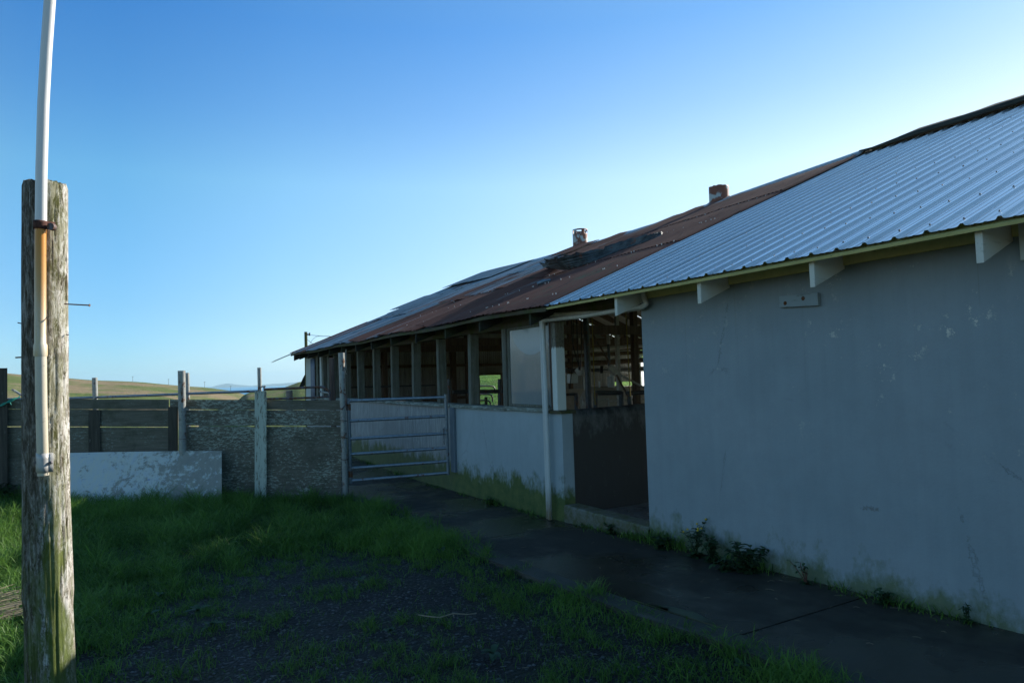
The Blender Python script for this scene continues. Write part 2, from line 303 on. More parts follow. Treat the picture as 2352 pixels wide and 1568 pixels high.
k = Mt('sea_water'); n = k.noise(k.co((.01, .01, .01)), 1, 5, .6); c = k.mix(n, (.015, .17, .34), (.018, .20, .38)); k.bsdf(c, .7, normal=k.bump(k.noise(k.co((.05,)*3), 1, 4), .3, 1.), spec=.3); M['sea'] = k.m
k = Mt('distant_land'); k.bsdf((.06, .09, .09), .95); M['farland'] = k.m
def m_leaf(name, a, b, tr=.25):
    k = Mt(name); at_ = k.n('Attribute', attribute_name='tint'); c = k.mix(at_.outputs['Fac'], a, b)
    p = k.n('BsdfPrincipled'); k.put(p.inputs['Base Color'], c); p.inputs['Roughness'].default_value = .5; p.inputs['Specular IOR Level'].default_value = .35
    t = k.n('BsdfTranslucent'); k.put(t.inputs[0], c); mx = k.n('MixShader', i_0=tr)
    k.t.links.new(p.outputs[0], mx.inputs[1]); k.t.links.new(t.outputs[0], mx.inputs[2]); k.t.links.new(mx.outputs[0], k.o.inputs[0]); return k.m
M['blade'] = m_leaf('grass_blade', (.022, .062, .010), (.165, .32, .055), .45)
M['leaf'] = m_leaf('weed_leaf', (.022, .055, .022), (.05, .10, .04))
M['straw'] = simple('dry_straw', (.30, .25, .17), .8)
M['stem'] = simple('red_stem', (.12, .045, .03), .7)
M['flower'] = simple('yellow_flower', (.6, .45, .03), .6)

# ------------------------------------------------------------------ mesh helper
def wloc(o):
    v = Vector((0, 0, 0))
    while o: v += o.location; o = o.parent
    return v
class MB:
    def __init__(s): s.v = []; s.f = []; s.sm = []
    def add(s, vs, fs, smooth=False):
        b = len(s.v); s.v += [tuple(x) for x in vs]; s.f += [tuple(b+i for i in f) for f in fs]; s.sm += [smooth]*len(fs); return s
    def box(s, lo, hi, jit=0):
        x0, y0, z0 = lo; x1, y1, z1 = hi
        vs = [(x0, y0, z0), (x1, y0, z0), (x1, y1, z0), (x0, y1, z0), (x0, y0, z1), (x1, y0, z1), (x1, y1, z1), (x0, y1, z1)]
        if jit: vs = [tuple(c+random.uniform(-jit, jit) for c in p) for p in vs]
        return s.hexa(vs)
    def hexa(s, vs):
        return s.add(vs, [(3, 2, 1, 0), (4, 5, 6, 7), (0, 1, 5, 4), (1, 2, 6, 5), (2, 3, 7, 6), (3, 0, 4, 7)])
    def beam(s, a, b, w, h, up=(0, 0, 1), n=1, wob=0):      # bar from a to b, w across, h along up
        a = Vector(a); b = Vector(b); d = (b-a).normalized(); u = Vector(up); sd_ = d.cross(u).normalized(); u = sd_.cross(d).normalized()
        rings = []
        for i in range(n+1):
            p = a.lerp(b, i/n); o = Vector((random.uniform(-wob, wob), random.uniform(-wob, wob), random.uniform(-wob, wob)))
            rings.append([p+o+sd_*w/2*q+u*h/2*r_ for q, r_ in ((-1, -1), (1, -1), (1, 1), (-1, 1))])
        vs = [v for r_ in rings for v in r_]; fs = [(3, 2, 1, 0)]
        for i in range(n):
            for j in range(4): fs.append((4*i+j, 4*i+(j+1) % 4, 4*i+4+(j+1) % 4, 4*i+4+j))
        fs.append(tuple(4*n+j for j in range(4))); return s.add(vs, fs)
    def tube(s, pts, r, seg=12, cap=True):
        pts = [Vector(p) for p in pts]; n = len(pts); rs = r if isinstance(r, (list, tuple)) else [r]*n
        vs = []; fs = []; pu = None
        for i, p in enumerate(pts):
            d = (pts[min(i+1, n-1)]-pts[max(i-1, 0)]).normalized()
            ref = pu if pu else (Vector((1, 0, 0)) if abs(d.x) < .8 else Vector((0, 1, 0)))
            u = (ref-d*ref.dot(d)).normalized(); pu = u; w = d.cross(u)
            for j in range(seg):
                a = 2*math.pi*j/seg; vs.append(p+(u*math.cos(a)+w*math.sin(a))*rs[i])
        for i in range(n-1):
            for j in range(seg): fs.append((i*seg+j, i*seg+(j+1) % seg, (i+1)*seg+(j+1) % seg, (i+1)*seg+j))
        s.add(vs, fs, True)
        if cap: s.add(vs[:seg], [tuple(reversed(range(seg)))]); s.add(vs[-seg:], [tuple(range(seg))])
        return s
    def grid(s, P, smooth=True):                              # P[i][j] points
        n = len(P); m_ = len(P[0]); vs = [p for r_ in P for p in r_]
        return s.add(vs, [(i*m_+j, i*m_+j+1, (i+1)*m_+j+1, (i+1)*m_+j) for i in range(n-1) for j in range(m_-1)], smooth)
    def build(s, name, mat, parent=None, loc=None, bevel=0, solid=0):
        me = bpy.data.meshes.new(name); o = bpy.data.objects.new(name, me); C.objects.link(o)
        if parent: o.parent = parent; off = wloc(parent)
        elif loc is not None: o.location = loc; off = Vector(loc)
        else: off = Vector((0, 0, 0))
        v = np.array(s.v, dtype=np.float64)-np.array(off); me.from_pydata(v.tolist(), [], s.f)
        me.polygons.foreach_set('use_smooth', s.sm); me.materials.append(mat); me.update()
        if bevel: b = o.modifiers.new('bevel', 'BEVEL'); b.width = bevel; b.segments = 2; b.limit_method = 'ANGLE'
        if solid: b = o.modifiers.new('solid', 'SOLIDIFY'); b.thickness = solid
        return o
def tag(o, label=None, cat=None, group=None, kind=None):
    for a, b in (('label', label), ('category', cat), ('group', group), ('kind', kind)):
        if b: o[a] = b
    return o
def thing(name, loc, label, cat, group=None):
    o = bpy.data.objects.new(name, None); C.objects.link(o); o.location = loc; o.empty_display_size = .2; return tag(o, label, cat, group)
def nz(x, y, z=0, s=1): return mnoise.noise(Vector((x*s, y*s, z*s)))
def sstep(a, b, x): t = min(1, max(0, (x-a)/(b-a))); return t*t*(3-2*t)
def interp(x, xs, ys): return float(np.interp(x, xs, ys))

def bez(pts, n=8):
    out = []; pts = [Vector(p) for p in pts]
    for i in range(len(pts)-1):
        p0 = pts[max(i-1, 0)]; p1 = pts[i]; p2 = pts[i+1]; p3 = pts[min(i+2, len(pts)-1)]
        for q in range(n):
            t = q/n; out.append(.5*((2*p1)+(p2-p0)*t+(2*p0-5*p1+4*p2-p3)*t*t+(3*p1-p0-3*p2+p3)*t**3))
    return out+[pts[-1]]

# ------------------------------------------------------------------ ground heights
W = 4.75                                          # barn facade plane X
def gz(x, y):
    return interp(y, [0, 2, 5.5, 7.3, 12, 17, 25], [.0, -.0, -.085, -.17, -.215, -.10, -.1])+.030*max(0, min(5, 3.1-x))*sstep(4, 12, y)

# terrain: polar sheet, one profile per picture column
HX = [-3000, -400, 17, 157, 222, 325, 402, 434, 473, 528, 559, 600, 680, 760, 900, 1130, 1300, 1600, 3000]
HE = [.04, .035, .0197, .0140, .0101, .0062, .0014, -.0006, -.0028, -.0092, -.0150, -.021, -.04, -.03, .012, .035, .04, .05, .05]
HC = [600, 520, 480, 480, 480, 480, 480, 480, 480, 470, 450, 420, 350, 300, 260, 240, 220, 200, 200]
def hill_profile(px, r, near=24):
    e = interp(px, HX, HE); rc = interp(px, HX, HC); zc = CAMH+e*rc; rb = rc*.30; zb = min(-9, zc-12) if px < 800 else (-9+(px-800)*.02 if px < 1150 else -2)
    if r < near: return -.30
    if r < rb: t = sstep(near, rb, r); return -.30+(zb+.3)*t
    if r < rc: t = (r-rb)/(rc-rb); t = math.sin(t*math.pi/2)**1.15; return zb+(zc-zb)*t
    return zc-(zc+62)*sstep(rc, rc*2.6, r)-abs(zc)*.0
def polar(name, mat, px0, px1, n, rs, fn, smooth=True, bumpy=0):
    P = []
    for i in range(n):
        px = px0+(px1-px0)*i/(n-1); a = YAW+math.atan((px-1176)/F_PX); row = []
        for r_ in rs:
            x = math.sin(a)*r_; y = math.cos(a)*r_; z = fn(px, r_)
            if bumpy and r_ > 30: z += bumpy*r_*.004*nz(x, y, 0, 9./r_)*min(1, r_/200)
            row.append((x, y, z))
        P.append(row)
    return MB().grid(P, smooth).build(name, mat)
rs = list(np.concatenate([[.01, 12, 22, 24], np.geomspace(26, 1700, 70)]))
t_ = polar('terrain', M['terrain'], -2900, 5200, 420, rs, hill_profile, bumpy=.8); tag(t_, kind='structure')
# the sheet behind the camera
P = []
for i in range(80):
    a0 = YAW+math.atan((5200-1176)/F_PX); a1 = YAW+math.atan((-2900-1176)/F_PX)+2*math.pi; a = a0+(a1-a0)*i/79
    P.append([(math.sin(a)*r_, math.cos(a)*r_, hill_profile(2900 if i < 40 else -2900, r_)) for r_ in rs])
tag(MB().grid(P).build('terrain', M['terrain']), kind='structure')
# nearer spur on the right
SX = [470, 545, 559, 569, 600, 649, 685, 696, 750, 800, 900]; SE = [-.045, -.0222, -.0152, -.0128, -.0108, -.0071, .0000, .0006, .006, .002, -.02]
def spur(px, r):
    e = interp(px, SX, SE); rc = 250; zc = CAMH+e*rc
    if r < rc: return -14+(zc+14)*math.sin(min(1, max(0, (r-70)/(rc-70)))*math.pi/2)
    return zc-(zc+64)*sstep(rc, rc*2.2, r)
tag(polar('hill', M['pasture'], 470, 900, 90, list(np.linspace(60, 560, 60)), spur, bumpy=.7), kind='structure')
s_ = MB().grid([[(x, y, -60) for y in np.linspace(-22000, 26000, 4)] for x in np.linspace(-26000, 26000, 4)]).build('sea', M['sea']); tag(s_, kind='structure')
# land across the water
LX = [380, 480, 495, 520, 545, 575, 590, 640, 700, 760, 900, 1300, 2400]; LH = [0, 0, 60, 112, 62, 22, 40, 62, 90, 130, 230, 330, 300]
mb = MB(); P = []
for i in range(200):
    px = 480+i*9.6; a = YAW+math.atan((px-1176)/F_PX); h = interp(px, LX, LH)+7*nz(px*.03, 1)+4*nz(px*.11, 3); h *= .80
    P.append([(math.sin(a)*r_, math.cos(a)*r_, -61+hh) for r_, hh in ((14500, 0), (15200, h*.75), (15800, h+1), (17500, 0))])
tag(mb.grid(P).build('distant_land', M['farland']), kind='structure')

# yard ground and walkway
xs = np.concatenate([np.linspace(-14, -3, 30), np.linspace(-2.9, 3.3, 125)]); ysq = np.concatenate([np.linspace(-6, 1.5, 30), np.linspace(1.55, 14, 220), np.linspace(14.2, 24, 30)])
P = [[(x, y, gz(x, y)-.035+.022*nz(x, y, 0, 1.3)+.012*nz(x, y, 5, 5)-.25*sstep(20, 24, y)) for y in ysq] for x in xs]
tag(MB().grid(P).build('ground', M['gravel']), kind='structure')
def wedge(y): return 3.20+.10*math.sin(y*.9)+.05*nz(y, 0, 0, 1.7)
def slab(mb, x0f, x1f, y0, y1, dz, n=12, d=.14):
    ys_ = np.linspace(y0, y1, n); top = [[(x0f(y)+(x1f(y)-x0f(y))*u, y, gz(4, y)+dz) for u in (0, .25, .5, .75, 1)] for y in ys_]
    mb.grid(top, False)
    for e in (0, 4): mb.grid([[r_[e], (r_[e][0], r_[e][1], r_[e][2]-d)] for r_ in top], False)
    for r_ in (top[0], top[-1]): mb.grid([[p, (p[0], p[1], p[2]-d)] for p in r_], False)
mb = MB(); ed = [-5, -.6, 3.12, 6.86, 10.05, 13.7, 17.4, 22]
for a, b in zip(ed, ed[1:]): slab(mb, lambda y: wedge(y)+.16, lambda y: W+.3, a+.008, b-.008, .0)
tag(mb.build('walkway', M['walk']), kind='structure')
mb = MB(); 
for a, b in zip(ed, ed[1:]): slab(mb, lambda y: wedge(y)-.03-.05*abs(nz(y, 2, 0, 6)), lambda y: wedge(y)+.157, a+.004, b-.004, .006, 40)
tag(mb.build('walkway_edge', M['walk_edge']), kind='structure')
# mossy concrete patch lying on the slab
pp = [atZ(x, y, -.04) for x, y in ((1405, 1385), (1475, 1383), (1545, 1393), (1600, 1408), (1637, 1430), (1650, 1448), (1640, 1462), (1600, 1475), (1560, 1480), (1470, 1440))]
cx = sum((p.x for p in pp))/len(pp); cy = sum((p.y for p in pp))/len(pp); rows = []
for t in (0, .5, .92, 1): rows.append([(max(cx+(p.x-cx)*t, wedge(cy+(p.y-cy)*t)+.165+.02*nz(p.y*3, 2)), cy+(p.y-cy)*t, gz(4, cy+(p.y-cy)*t)+(.012 if t < 1 else .003)) for p in pp+[pp[0]]])
tag(MB().grid(rows).build('concrete_patch', M['patch']), kind='structure')

# ------------------------------------------------------------------ BARN
barn = thing('barn', (W, 11, gz(W, 11)), 'long low barn with blue grey walls under a half new, half rusty metal roof', 'barn')
EX, RX = 4.33, 10.9                                # eave and ridge X
def roofz(x, y, t=None):
    b = (2.447 if y < 6.72 else 2.470)+.42*(min(x, 2*RX-x)-EX); t = (min(x, 2*RX-x)-EX)/(RX-EX)
    rz = interp(y, [-6, 4.4, 5.3, 6.6, 9.8, 12, 14.6, 17, 19, 21], [.0, .0, .0, .0, -.09, -.17, -.17, -.15, -.11, -.08])
    ez = .012*math.sin(y*1.7) if y > 6.7 else 0
    return b+max(0, min(1, t))*rz+ez*(1-t)
Y0, YN = -6.0, 20.3
# facade walls
def wallmesh(y0, y1, z0f, z1, x0=W, x1=W+.15, n=1):
    mb = MB(); ys_ = np.linspace(y0, y1, n+1)
    for a, b in zip(ys_, ys_[1:]):
        mb.hexa([(x0, a, z0f(a)), (x1, a, z0f(a)), (x1, b, z0f(b)), (x0, b, z0f(b)), (x0, a, z1), (x1, a, z1), (x1, b, z1), (x0, b, z1)])
    return mb
below = lambda y: gz(4.7, y)-.12
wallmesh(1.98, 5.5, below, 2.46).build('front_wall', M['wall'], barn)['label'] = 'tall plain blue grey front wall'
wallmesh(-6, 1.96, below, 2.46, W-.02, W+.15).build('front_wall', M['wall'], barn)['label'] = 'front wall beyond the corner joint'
wallmesh(7.05, 10.28, below, 1.17, W, W+.16).build('low_wall', M['wall_low'], barn)['label'] = 'smooth low wall with mossy foot beside doorway'
wallmesh(10.30, YN, below, 1.17, W+.01, W+.15).build('low_wall', M['wall_old'], barn)['label'] = 'streaked peeling low wall behind the gate'
# corner joint strip at right frame edge, corbel block
MB().box((W-.05, 1.90, 2.25), (W+.0, 2.0, 2.52)).build('bracket', M['white_wood'], barn, bevel=.004)
# curb / threshold
mb = MB(); P = []
for i in range(14):
    y = 5.5+1.545*i/13; j = .006*nz(y, 0, 0, 8); P.append([(W-.015+j, y, gz(4.7, y)-.1), (W-.015+j, y, .03+j), (W+.0+j, y, .05+j), (W+.20, y, .05), (W+.20, y, -.1)])
mb.grid(P, False).build('threshold', M['curb'], barn)['label'] = 'mossy concrete threshold of the doorway'
# dark partition inside the doorway: rounded top, slightly curved
mb = MB(); P = []
for i in range(22):
    x = 4.905+i*.12; yy = 7.085+.012*math.sin(x*3); tz = 1.215+.012*math.sin(x*2.2)+.035*sstep(6.0, 7, x)
    sec = [(yy, -.1), (yy-.002, tz-.10), (yy+.01, tz-.045), (yy+.045, tz-.01), (yy+.09, tz), (yy+.14, tz-.02), (yy+.17, tz-.09), (yy+.17, -.1)]
    P.append([(x, a, b) for a, b in sec])
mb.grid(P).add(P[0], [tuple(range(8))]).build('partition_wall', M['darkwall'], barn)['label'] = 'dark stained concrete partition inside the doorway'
# floor
MB().box((W+.205, -6, -.3), (17.2, YN, -.085)).build('floor', M['floor'], barn)
# sill
mb = MB()
for a, b, zz, xx in ((7.32, 8.42, 0, 0), (8.43, 10.27, -.01, .004), (10.29, 13.4, -.004, -.006), (13.41, 16.6, .004, 0), (16.61, YN, .0, -.004)):
    mb.hexa([(W-.04+xx, a, 1.172+zz), (W+.17, a, 1.172+zz), (W+.17, b, 1.172+zz), (W-.04+xx, b, 1.172+zz), (W-.04+xx, a, 1.225+zz), (W+.17, a, 1.228+zz), (W+.17, b, 1.228+zz), (W-.04+xx, b, 1.225+zz)])
mb.build('window_sill', m_wood('sill_wood', (.10, .11, .09), (.24, .27, .23), (.32, .37, .34), .52, 1), barn, bevel=.005)
MB().box((W-.035, 7.02, 1.165), (W+.20, 7.325, 1.20), .006).build('post_pad', M['header_wood'], barn, bevel=.006)
# header beam and posts of the window band
mb = MB().beam((W+.075, 5.6, 2.40), (W+.075, YN, 2.40), .14, .16, n=24, wob=.005)
mb.build('header_beam', M['header_wood'], barn)['label'] = 'mossy wooden beam above the window band'
pm = []
def post(ya, yb, x0=W, x1=W+.14, z0=1.226, z1=2.318, mat='grey_wood', lean=0.):
    mb = MB().hexa([(x0, ya, z0), (x1, ya, z0), (x1, yb, z0), (x0, yb, z0), (x0, ya+lean, z1), (x1, ya+lean, z1), (x1, yb+lean, z1), (x0, yb+lean, z1)])
    return mb.build('window_post', M[mat], barn, bevel=.006)
for i, y in enumerate((8.50, 9.66, 10.88, 12.02, 13.18, 14.30, 15.38, 16.45, 17.46, 18.45)):
    j = random.uniform(-.012, .012)
    if i: post(y-.10+j, y+j, W+.004*(i % 3), W+.15, lean=random.uniform(-.04, .04))
post(8.42, 8.53, W+.0, W+.15); post(8.355, 8.418, W+.025, W+.10)
# white brush-painted post beside the doorway
k = Mt('half_painted_post'); X, Y, Z = k.sep(); e = k.noise(k.co((60, 60, 2)), 1, 3, .6); zz = k.math('ADD', Z, k.math('MULTIPLY', e, .10))
g = k.noise(k.co((20, 20, 1.5)), 1, 6, .7); raw = k.mix(k.ramp(g, .4, .6), (.11, .10, .075), (.20, .20, .16)); raw = k.mix(k.ramp(k.noise(k.pos(), 26, 6, .85), .52, .60), raw, (.03, .032, .026))
wh = k.mix(k.ramp(k.noise(k.co((9, 9, 3)), 2, 7, .85), .66, .69), (.62, .67, .63), (.22, .09, .06)); c = k.mix(k.ramp(zz, 2.05, 2.03), raw, wh); k.bsdf(c, .55, normal=k.bump(g, .3, .003)); M['halfpost'] = k.m
k2 = M['halfpost']
MB().box((W-.005, 7.13, 1.201), (W+.13, 7.235, 2.32)).build('door_post', M['halfpost'], barn, bevel=.007)['label'] = 'doorway post painted white below and bare brown above'
MB().box((W+.01, 7.238, 1.23), (W+.09, 7.30, 2.32)).build('door_post', m_wood('brown_bare', (.09, .06, .045), (.17, .12, .09), None, .5, 2), barn, bevel=.004)
# window pane
pane = MB().box((W+.035, 7.30, 1.235), (W+.041, 8.353, 2.318)).build('window_pane', M['pane'], barn); pane['label'] = 'clouded plastic pane with an arc shaped mark'
MB().box((W+.015, 7.36, 1.229), (W+.034, 8.353, 1.262)).build('window_frame', M['grey_wood'], pane, bevel=.003); MB().box((W+.012, 7.36, 2.285), (W+.034, 8.353, 2.317)).build('window_frame', M['grey_wood'], pane, bevel=.003)
# end of the barn: boards
for y0, y1, mat, dx in ((19.55, 20.3, 'white_wood', -.012), (18.95, 19.2, 'grey_wood', 0), (18.6, 18.8, 'white_wood', .01), (17.9, 18.05, 'grey_wood', .02)):
    MB().hexa([(W+dx, y0, 1.0), (W+dx+.03, y0, 1.0), (W+dx+.03, y1, 1.0), (W+dx, y1, 1.0), (W+dx, y0+.03, 2.33), (W+dx+.03, y0+.03, 2.33), (W+dx+.03, y1, 2.33), (W+dx, y1, 2.33)]).build('wall_board', M[mat], barn, bevel=.004)
P = [[(W-.03+.03*math.sin(j*1.9), 19.18+j*.06, z) for j in range(7)] for z in (.95, 1.5, 2.0, 2.3)]
MB().grid(P).build('hanging_sheet', simple('blue_sheet', (.16, .20, .27), .5, .3), barn, solid=.003)
MB().add([(W-.02, 20.32, 1.9), (W-.03, 20.34, 1.55), (W-.22, 20.36, 1.45), (W-.1, 20.34, 1.75)], [(0, 1, 2, 3)]).build('loose_flashing', M['dark_wood'], barn, solid=.01)

# rafters with tails
ry = [-5, -3.8, -2.7, -1.6, -.5, .75, 2.07, 3.19, 4.31, 5.46, 7.14, 8.5, 9.66, 10.88, 12.1, 13.24, 14.28, 15.35, 16.4, 17.45, 18.5, 19.5, 20.2]
for i, y in enumerate(ry):
    new = y < 6.5; hh = .20 if new else .185; th = .042; tail = 4.385
    for sgn in (0, 1):
        X0 = tail; X1 = RX-.02
        pts = []
        n = 6
        for q in range(n+1):
            x = X0+(X1-X0)*q/n; zt = roofz(x, y)-.042-(.012 if sgn else 0); pts.append((x, zt-hh-(-.0 if new else 0), zt))
        mb = MB(); P = []
        for (x, zb, zt) in pts:
            xx = x if not sgn else 2*RX-x; P.append([(xx, y-th/2, zb), (xx, y+th/2, zb), (xx, y+th/2, zt), (xx, y-th/2, zt), (xx, y-th/2, zb)])
        mb.grid(P, False); mb.add(P[0][:4], [(0, 1, 2, 3)])
        if sgn == 0:
            # tail pieces in front of the wall are a separate painted part
            mbt = MB(); a, b = X0, W-.003
            za, zb_ = roofz(a, y)-.042, roofz(b, y)-.042
            mbt.hexa([(a, y-th/2, za-hh), (b, y-th/2, zb_-hh), (b, y+th/2, zb_-hh), (a, y+th/2, za-hh), (a, y-th/2, za), (b, y-th/2, zb_), (b, y+th/2, zb_), (a, y+th/2, za)])
            mbt.build('rafter_tail', M['cream_wood'] if new else M['dark_wood'], barn, bevel=.003)
            P2 = []
            for q in range(n+1):
                x = W+(X1-W)*q/n; zt = roofz(x, y)-.042; P2.append([(x, y-th/2, zt-hh), (x, y+th/2, zt-hh), (x, y+th/2, zt), (x, y-th/2, zt), (x, y-th/2, zt-hh)])
            MB().grid(P2, False).build('rafter', M['int_wood'], barn)
        else: mb.build('rafter', M['int_wood'], barn)
# rust stains of nail heads on the first tail and trim
for y, z in ((2.6, 2.52), (2.95, 2.51), (3.55, 2.52), (3.95, 2.51), (4.6, 2.53), (4.95, 2.51)):
    MB().tube([(W-.025, y, z), (W-.031, y, z)], [.018, .009], 10).build('rusty_nail', M['rustspot'], barn)
# yellow trim on the wall between the tails
for a, b in zip([-5, -1.6, .75, 2.07, 3.19, 4.31], [-1.6, .75, 2.07, 3.19, 4.31, 5.46]):
    MB().box((W-.024, a+.022, 2.405), (W+.06, b-.022, roofz(W, (a+b)/2)-.045)).build('trim_board', M['trim'], barn, bevel=.003)
# sheathing lip under the new sheets (yellow) and the old (mossy)
MB().beam((EX+.045, -6, 2.437), (EX+.045, 6.68, 2.437), .09, .020, up=(-.42, 0, 1), n=8, wob=.001).build('eave_board', M['trim'], barn)
mb = MB(); q = list(np.linspace(6.70, YN+.1, 34)); mb_p = []
for y in q:
    zt = roofz(EX, y)-.012; w_ = .004*nz(y, 3, 0, 6); mb_p.append([(EX+.01+w_, y, zt-.045+w_), (EX+.01, y, zt), (EX+.16, y, zt+.06), (EX+.16, y, zt+.01), (EX+.01+w_, y, zt-.045+w_)])
mb.grid(mb_p, False).build('eave_board', M['header_wood'], barn)['label'] = 'mossy rotting eave board under the rusty sheets'
# purlins
for t in (.12, .3, .48, .66, .84, .97):
    x = EX+(RX-EX)*t
    MB().grid([[(x-.04, y, roofz(x-.04, y)-.045), (x-.04, y, roofz(x-.04, y)-.008), (x+.04, y, roofz(x+.04, y)-.008), (x+.04, y, roofz(x+.04, y)-.045), (x-.04, y, roofz(x-.04, y)-.045)] for y in np.linspace(-6, YN, 40)], False).build('purlin', M['int_wood'], barn)
# new ribbed sheets, 0.203 m rib spacing
prof = [(0, 0), (.012, .003), (.024, .019), (.040, .019), (.052, .003), (.064, 0), (.098, 0), (.103, .003), (.113, .003), (.118, 0), (.150, 0), (.155, .003), (.165, .003), (.170, 0)]
y = 6.73; si = 0; RIB0 = 2.127
ribs = [RIB0+.2033*kx for kx in range(-40, 23)]
for s0 in range(0, len(ribs)-1, 5):
    grp = ribs[s0:s0+5]; mb = MB(); P = []
    cols = [(yb-.026+a, h) for yb in grp for a, h in prof]
    if s0+5 < len(ribs): cols.append((ribs[s0+5]-.026, .0))
    lift = random.uniform(0, .002)
    for i in range(15):
        x = EX+(RX-.06-EX)*i/14; P.append([(x+(0 if i else random.uniform(-.003, .003)), yy, roofz(x, yy)+.004+h+lift+.004*nz(x, yy, s0, .9)) for yy, h in cols])
    sh = mb.grid(P, False).build('roof_sheet', M['newmetal'], barn, solid=.0012); sh['label'] = 'new ribbed blue grey metal roof sheet'
mb = MB()
for yb in ribs[:-1]:
    for t in (.03, .13, .24, .35, .46, .57, .68, .79, .90):
        x = EX+(RX-EX)*t+random.uniform(-.02, .02); yy = yb+.085+random.uniform(-.006, .006); z = roofz(x, yy)+.007
        mb.tube([(x, yy, z), (x-.001, yy, z+.003)], .0085, 8).tube([(x-.001, yy, z+.003), (x-.003, yy, z+.009)], .0045, 6)
mb.build('roof_screws', M['screw'], barn)['kind'] = 'stuff'
# ridge cap over the new sheets: warped dark metal
P = []
for i, y in enumerate(np.linspace(-6, 6.75, 60)):
    w_ = .03*nz(y, 9, 0, 1.1); e = sstep(6.75, 5.9, y); row = []
    for j, (dx, dz) in enumerate(((-.26, -.015), (-.22, .055), (-.12, .10), (0, .13), (.12, .10), (.26, -.0))):
        row.append((RX+dx, y, roofz(RX, y)+(dz+w_*.7+.012*nz(y, j, 0, 3))*(.35+.65*e)-.08*(dx < -.1)*.3))
    P.append(row)
MB().grid(P).build('ridge_cap', m_wood('tarred_ridge', (.02, .022, .02), (.06, .065, .055), (.10, .11, .09), .62, 1), barn, solid=.012)['label'] = 'dark warped ridge cap over the new sheets'
# old corrugated sheets
def corr(y0, y1, x0, x1, dz, matk, tilt=0, jag=.0, curl=0., nx=9, east=False):
    n = max(8, int((y1-y0)/.076*6)); P = []
    jg = [random.uniform(-jag, jag) for _ in range(n+1)]
    for i in range(nx):
        row = []
        for j in range(n+1):
            yy = y0+(y1-y0)*j/n; x = x0+(x1-x0)*i/(nx-1)
            if i == 0 and jag: x += jg[j]
            if i == nx-1 and jag: x += jg[(j*3) % n]*.6
            z = roofz(x, yy)+.012+dz+.0085*math.sin(2*math.pi*yy/.076)+tilt*(j/n)+.010*nz(x, yy, y0, .8)
            z += curl*(j/n)**3*sstep(.2, 1, (1-abs(2*i/(nx-1)-1)))
            xx = 2*RX-x if east else x; row.append((xx, yy, z))
        P.append(row)
    return MB().grid(P).build('roof_sheet', M[matk], barn)
wd = .66; ncol = 21; cnt = 0
for j in range(ncol):
    y0 = 6.70+j*.655; y1 = y0+.71
    if y1 > YN+.25: y1 = YN+.25
    for kx, (a, b) in enumerate(((EX-.02, 6.65), (6.5, 8.85), (8.7, RX-.02))):
        mk = 'oldroof' if (j < 7 or (j < 11 and random.random() < .5) or random.random() < .22) else 'oldroof_grey'
        if kx == 2 and j > 1 and random.random() < .55: mk = 'oldroof_grey'
        o = corr(y0, y1, a+random.uniform(-.03, .03)*(j > 0), b, .012*kx+.004*(j % 2), mk, tilt=(.075 if (j, kx) in ((5, 0), (5, 1), (9, 1), (12, 0), (16, 1)) else random.choice((0, 0, .012, .03, .045))) if j > 3 else .004, jag=.022 if kx == 0 else .01, nx=14)
        o['label'] = ('rusty brown' if mk == 'oldroof' else 'grey weathered')+' corrugated roof sheet'
# bent gable end sheets, flaps and a loose lip
corr(20.2, 20.75, 3.86, 6.9, .0, 'oldroof_grey', tilt=-.03, jag=.02)
corr(18.6, 19.35, 6.9, 8.1, .03, 'torn', tilt=.05, jag=.03)
corr(19.2, 20.7, 7.5, 8.7, .03, 'torn', tilt=.06, jag=.05)
corr(17.2, 20.6, 9.3, 10.95, .07, 'oldroof_grey', tilt=.05, jag=.03)
corr(13.9, 14.8, 9.7, 10.7, .08, 'oldroof', tilt=.05, jag=.03)
# torn, folded-up sheet: hinge line on the slope, free edge lifted
def onroof(x, y):
    r_ = ray(x, y); n_ = Vector((-.42, 0, 1)); p0 = Vector((EX, 0, 2.475+.02)); return O+r_*((p0-O).dot(n_)/r_.dot(n_))
lowc = [onroof(*q) for q in ((1262, 613), (1300, 619), (1348, 606), (1390, 589), (1438, 570), (1494, 551), (1520, 540))]
upc = [atY(x_, y_, c_.y+.22) for (x_, y_), c_ in zip(((1243, 605), (1262, 595), (1316, 583), (1369, 572), (1438, 551), (1485, 539), (1522, 531)), lowc)]
lc, uc = bez(lowc, 10), bez(upc, 10); P = []; nj = 40
for i, (a, b) in enumerate(zip(lc, uc)):
    d_ = b-a; nn = d_.cross(Vector((1, -.4, .3))).normalized(); row = []
    for j in range(nj+1):
        u = j/nj; p_ = a.lerp(b, u)+nn*(.016*math.sin(u*2*math.pi*5.5)+.05*math.sin(math.pi*u))
        if u > .7: p_ += d_.normalized()*(.11*nz(i*.30, 1)+.07*nz(i*.8, 7))*((u-.7)*3.3)
        e_t = abs(i/(len(lc)-1)-.5)*2
        if e_t > .8: p_ += Vector((.10*nz(j*.3, 4), .16*nz(j*.22, 9), 0))*(e_t-.8)*5
        row.append(p_)
    P.append(row)
k = Mt('torn_dark_metal'); tn = k.noise(k.co((2, 5, 4)), 1.6, 7, .75); c = k.mix(k.ramp(tn, .40, .62), (.022, .027, .03), (.10, .12, .125)); c = k.mix(k.ramp(k.noise(k.pos(), 5, 6, .8), .56, .62), c, (.14, .055, .035)); k.bsdf(c, .6, .35); M['torn_dark'] = k.m
MB().grid(P).build('torn_sheet', M['torn_dark'], barn, solid=.002)['label'] = 'dark torn roof sheet folded up from the rusty slope'
P = [[lc[i]+Vector((-.02, -.10*k_, .004)) for k_ in (0, 1)] for i in range(0, len(lc))]
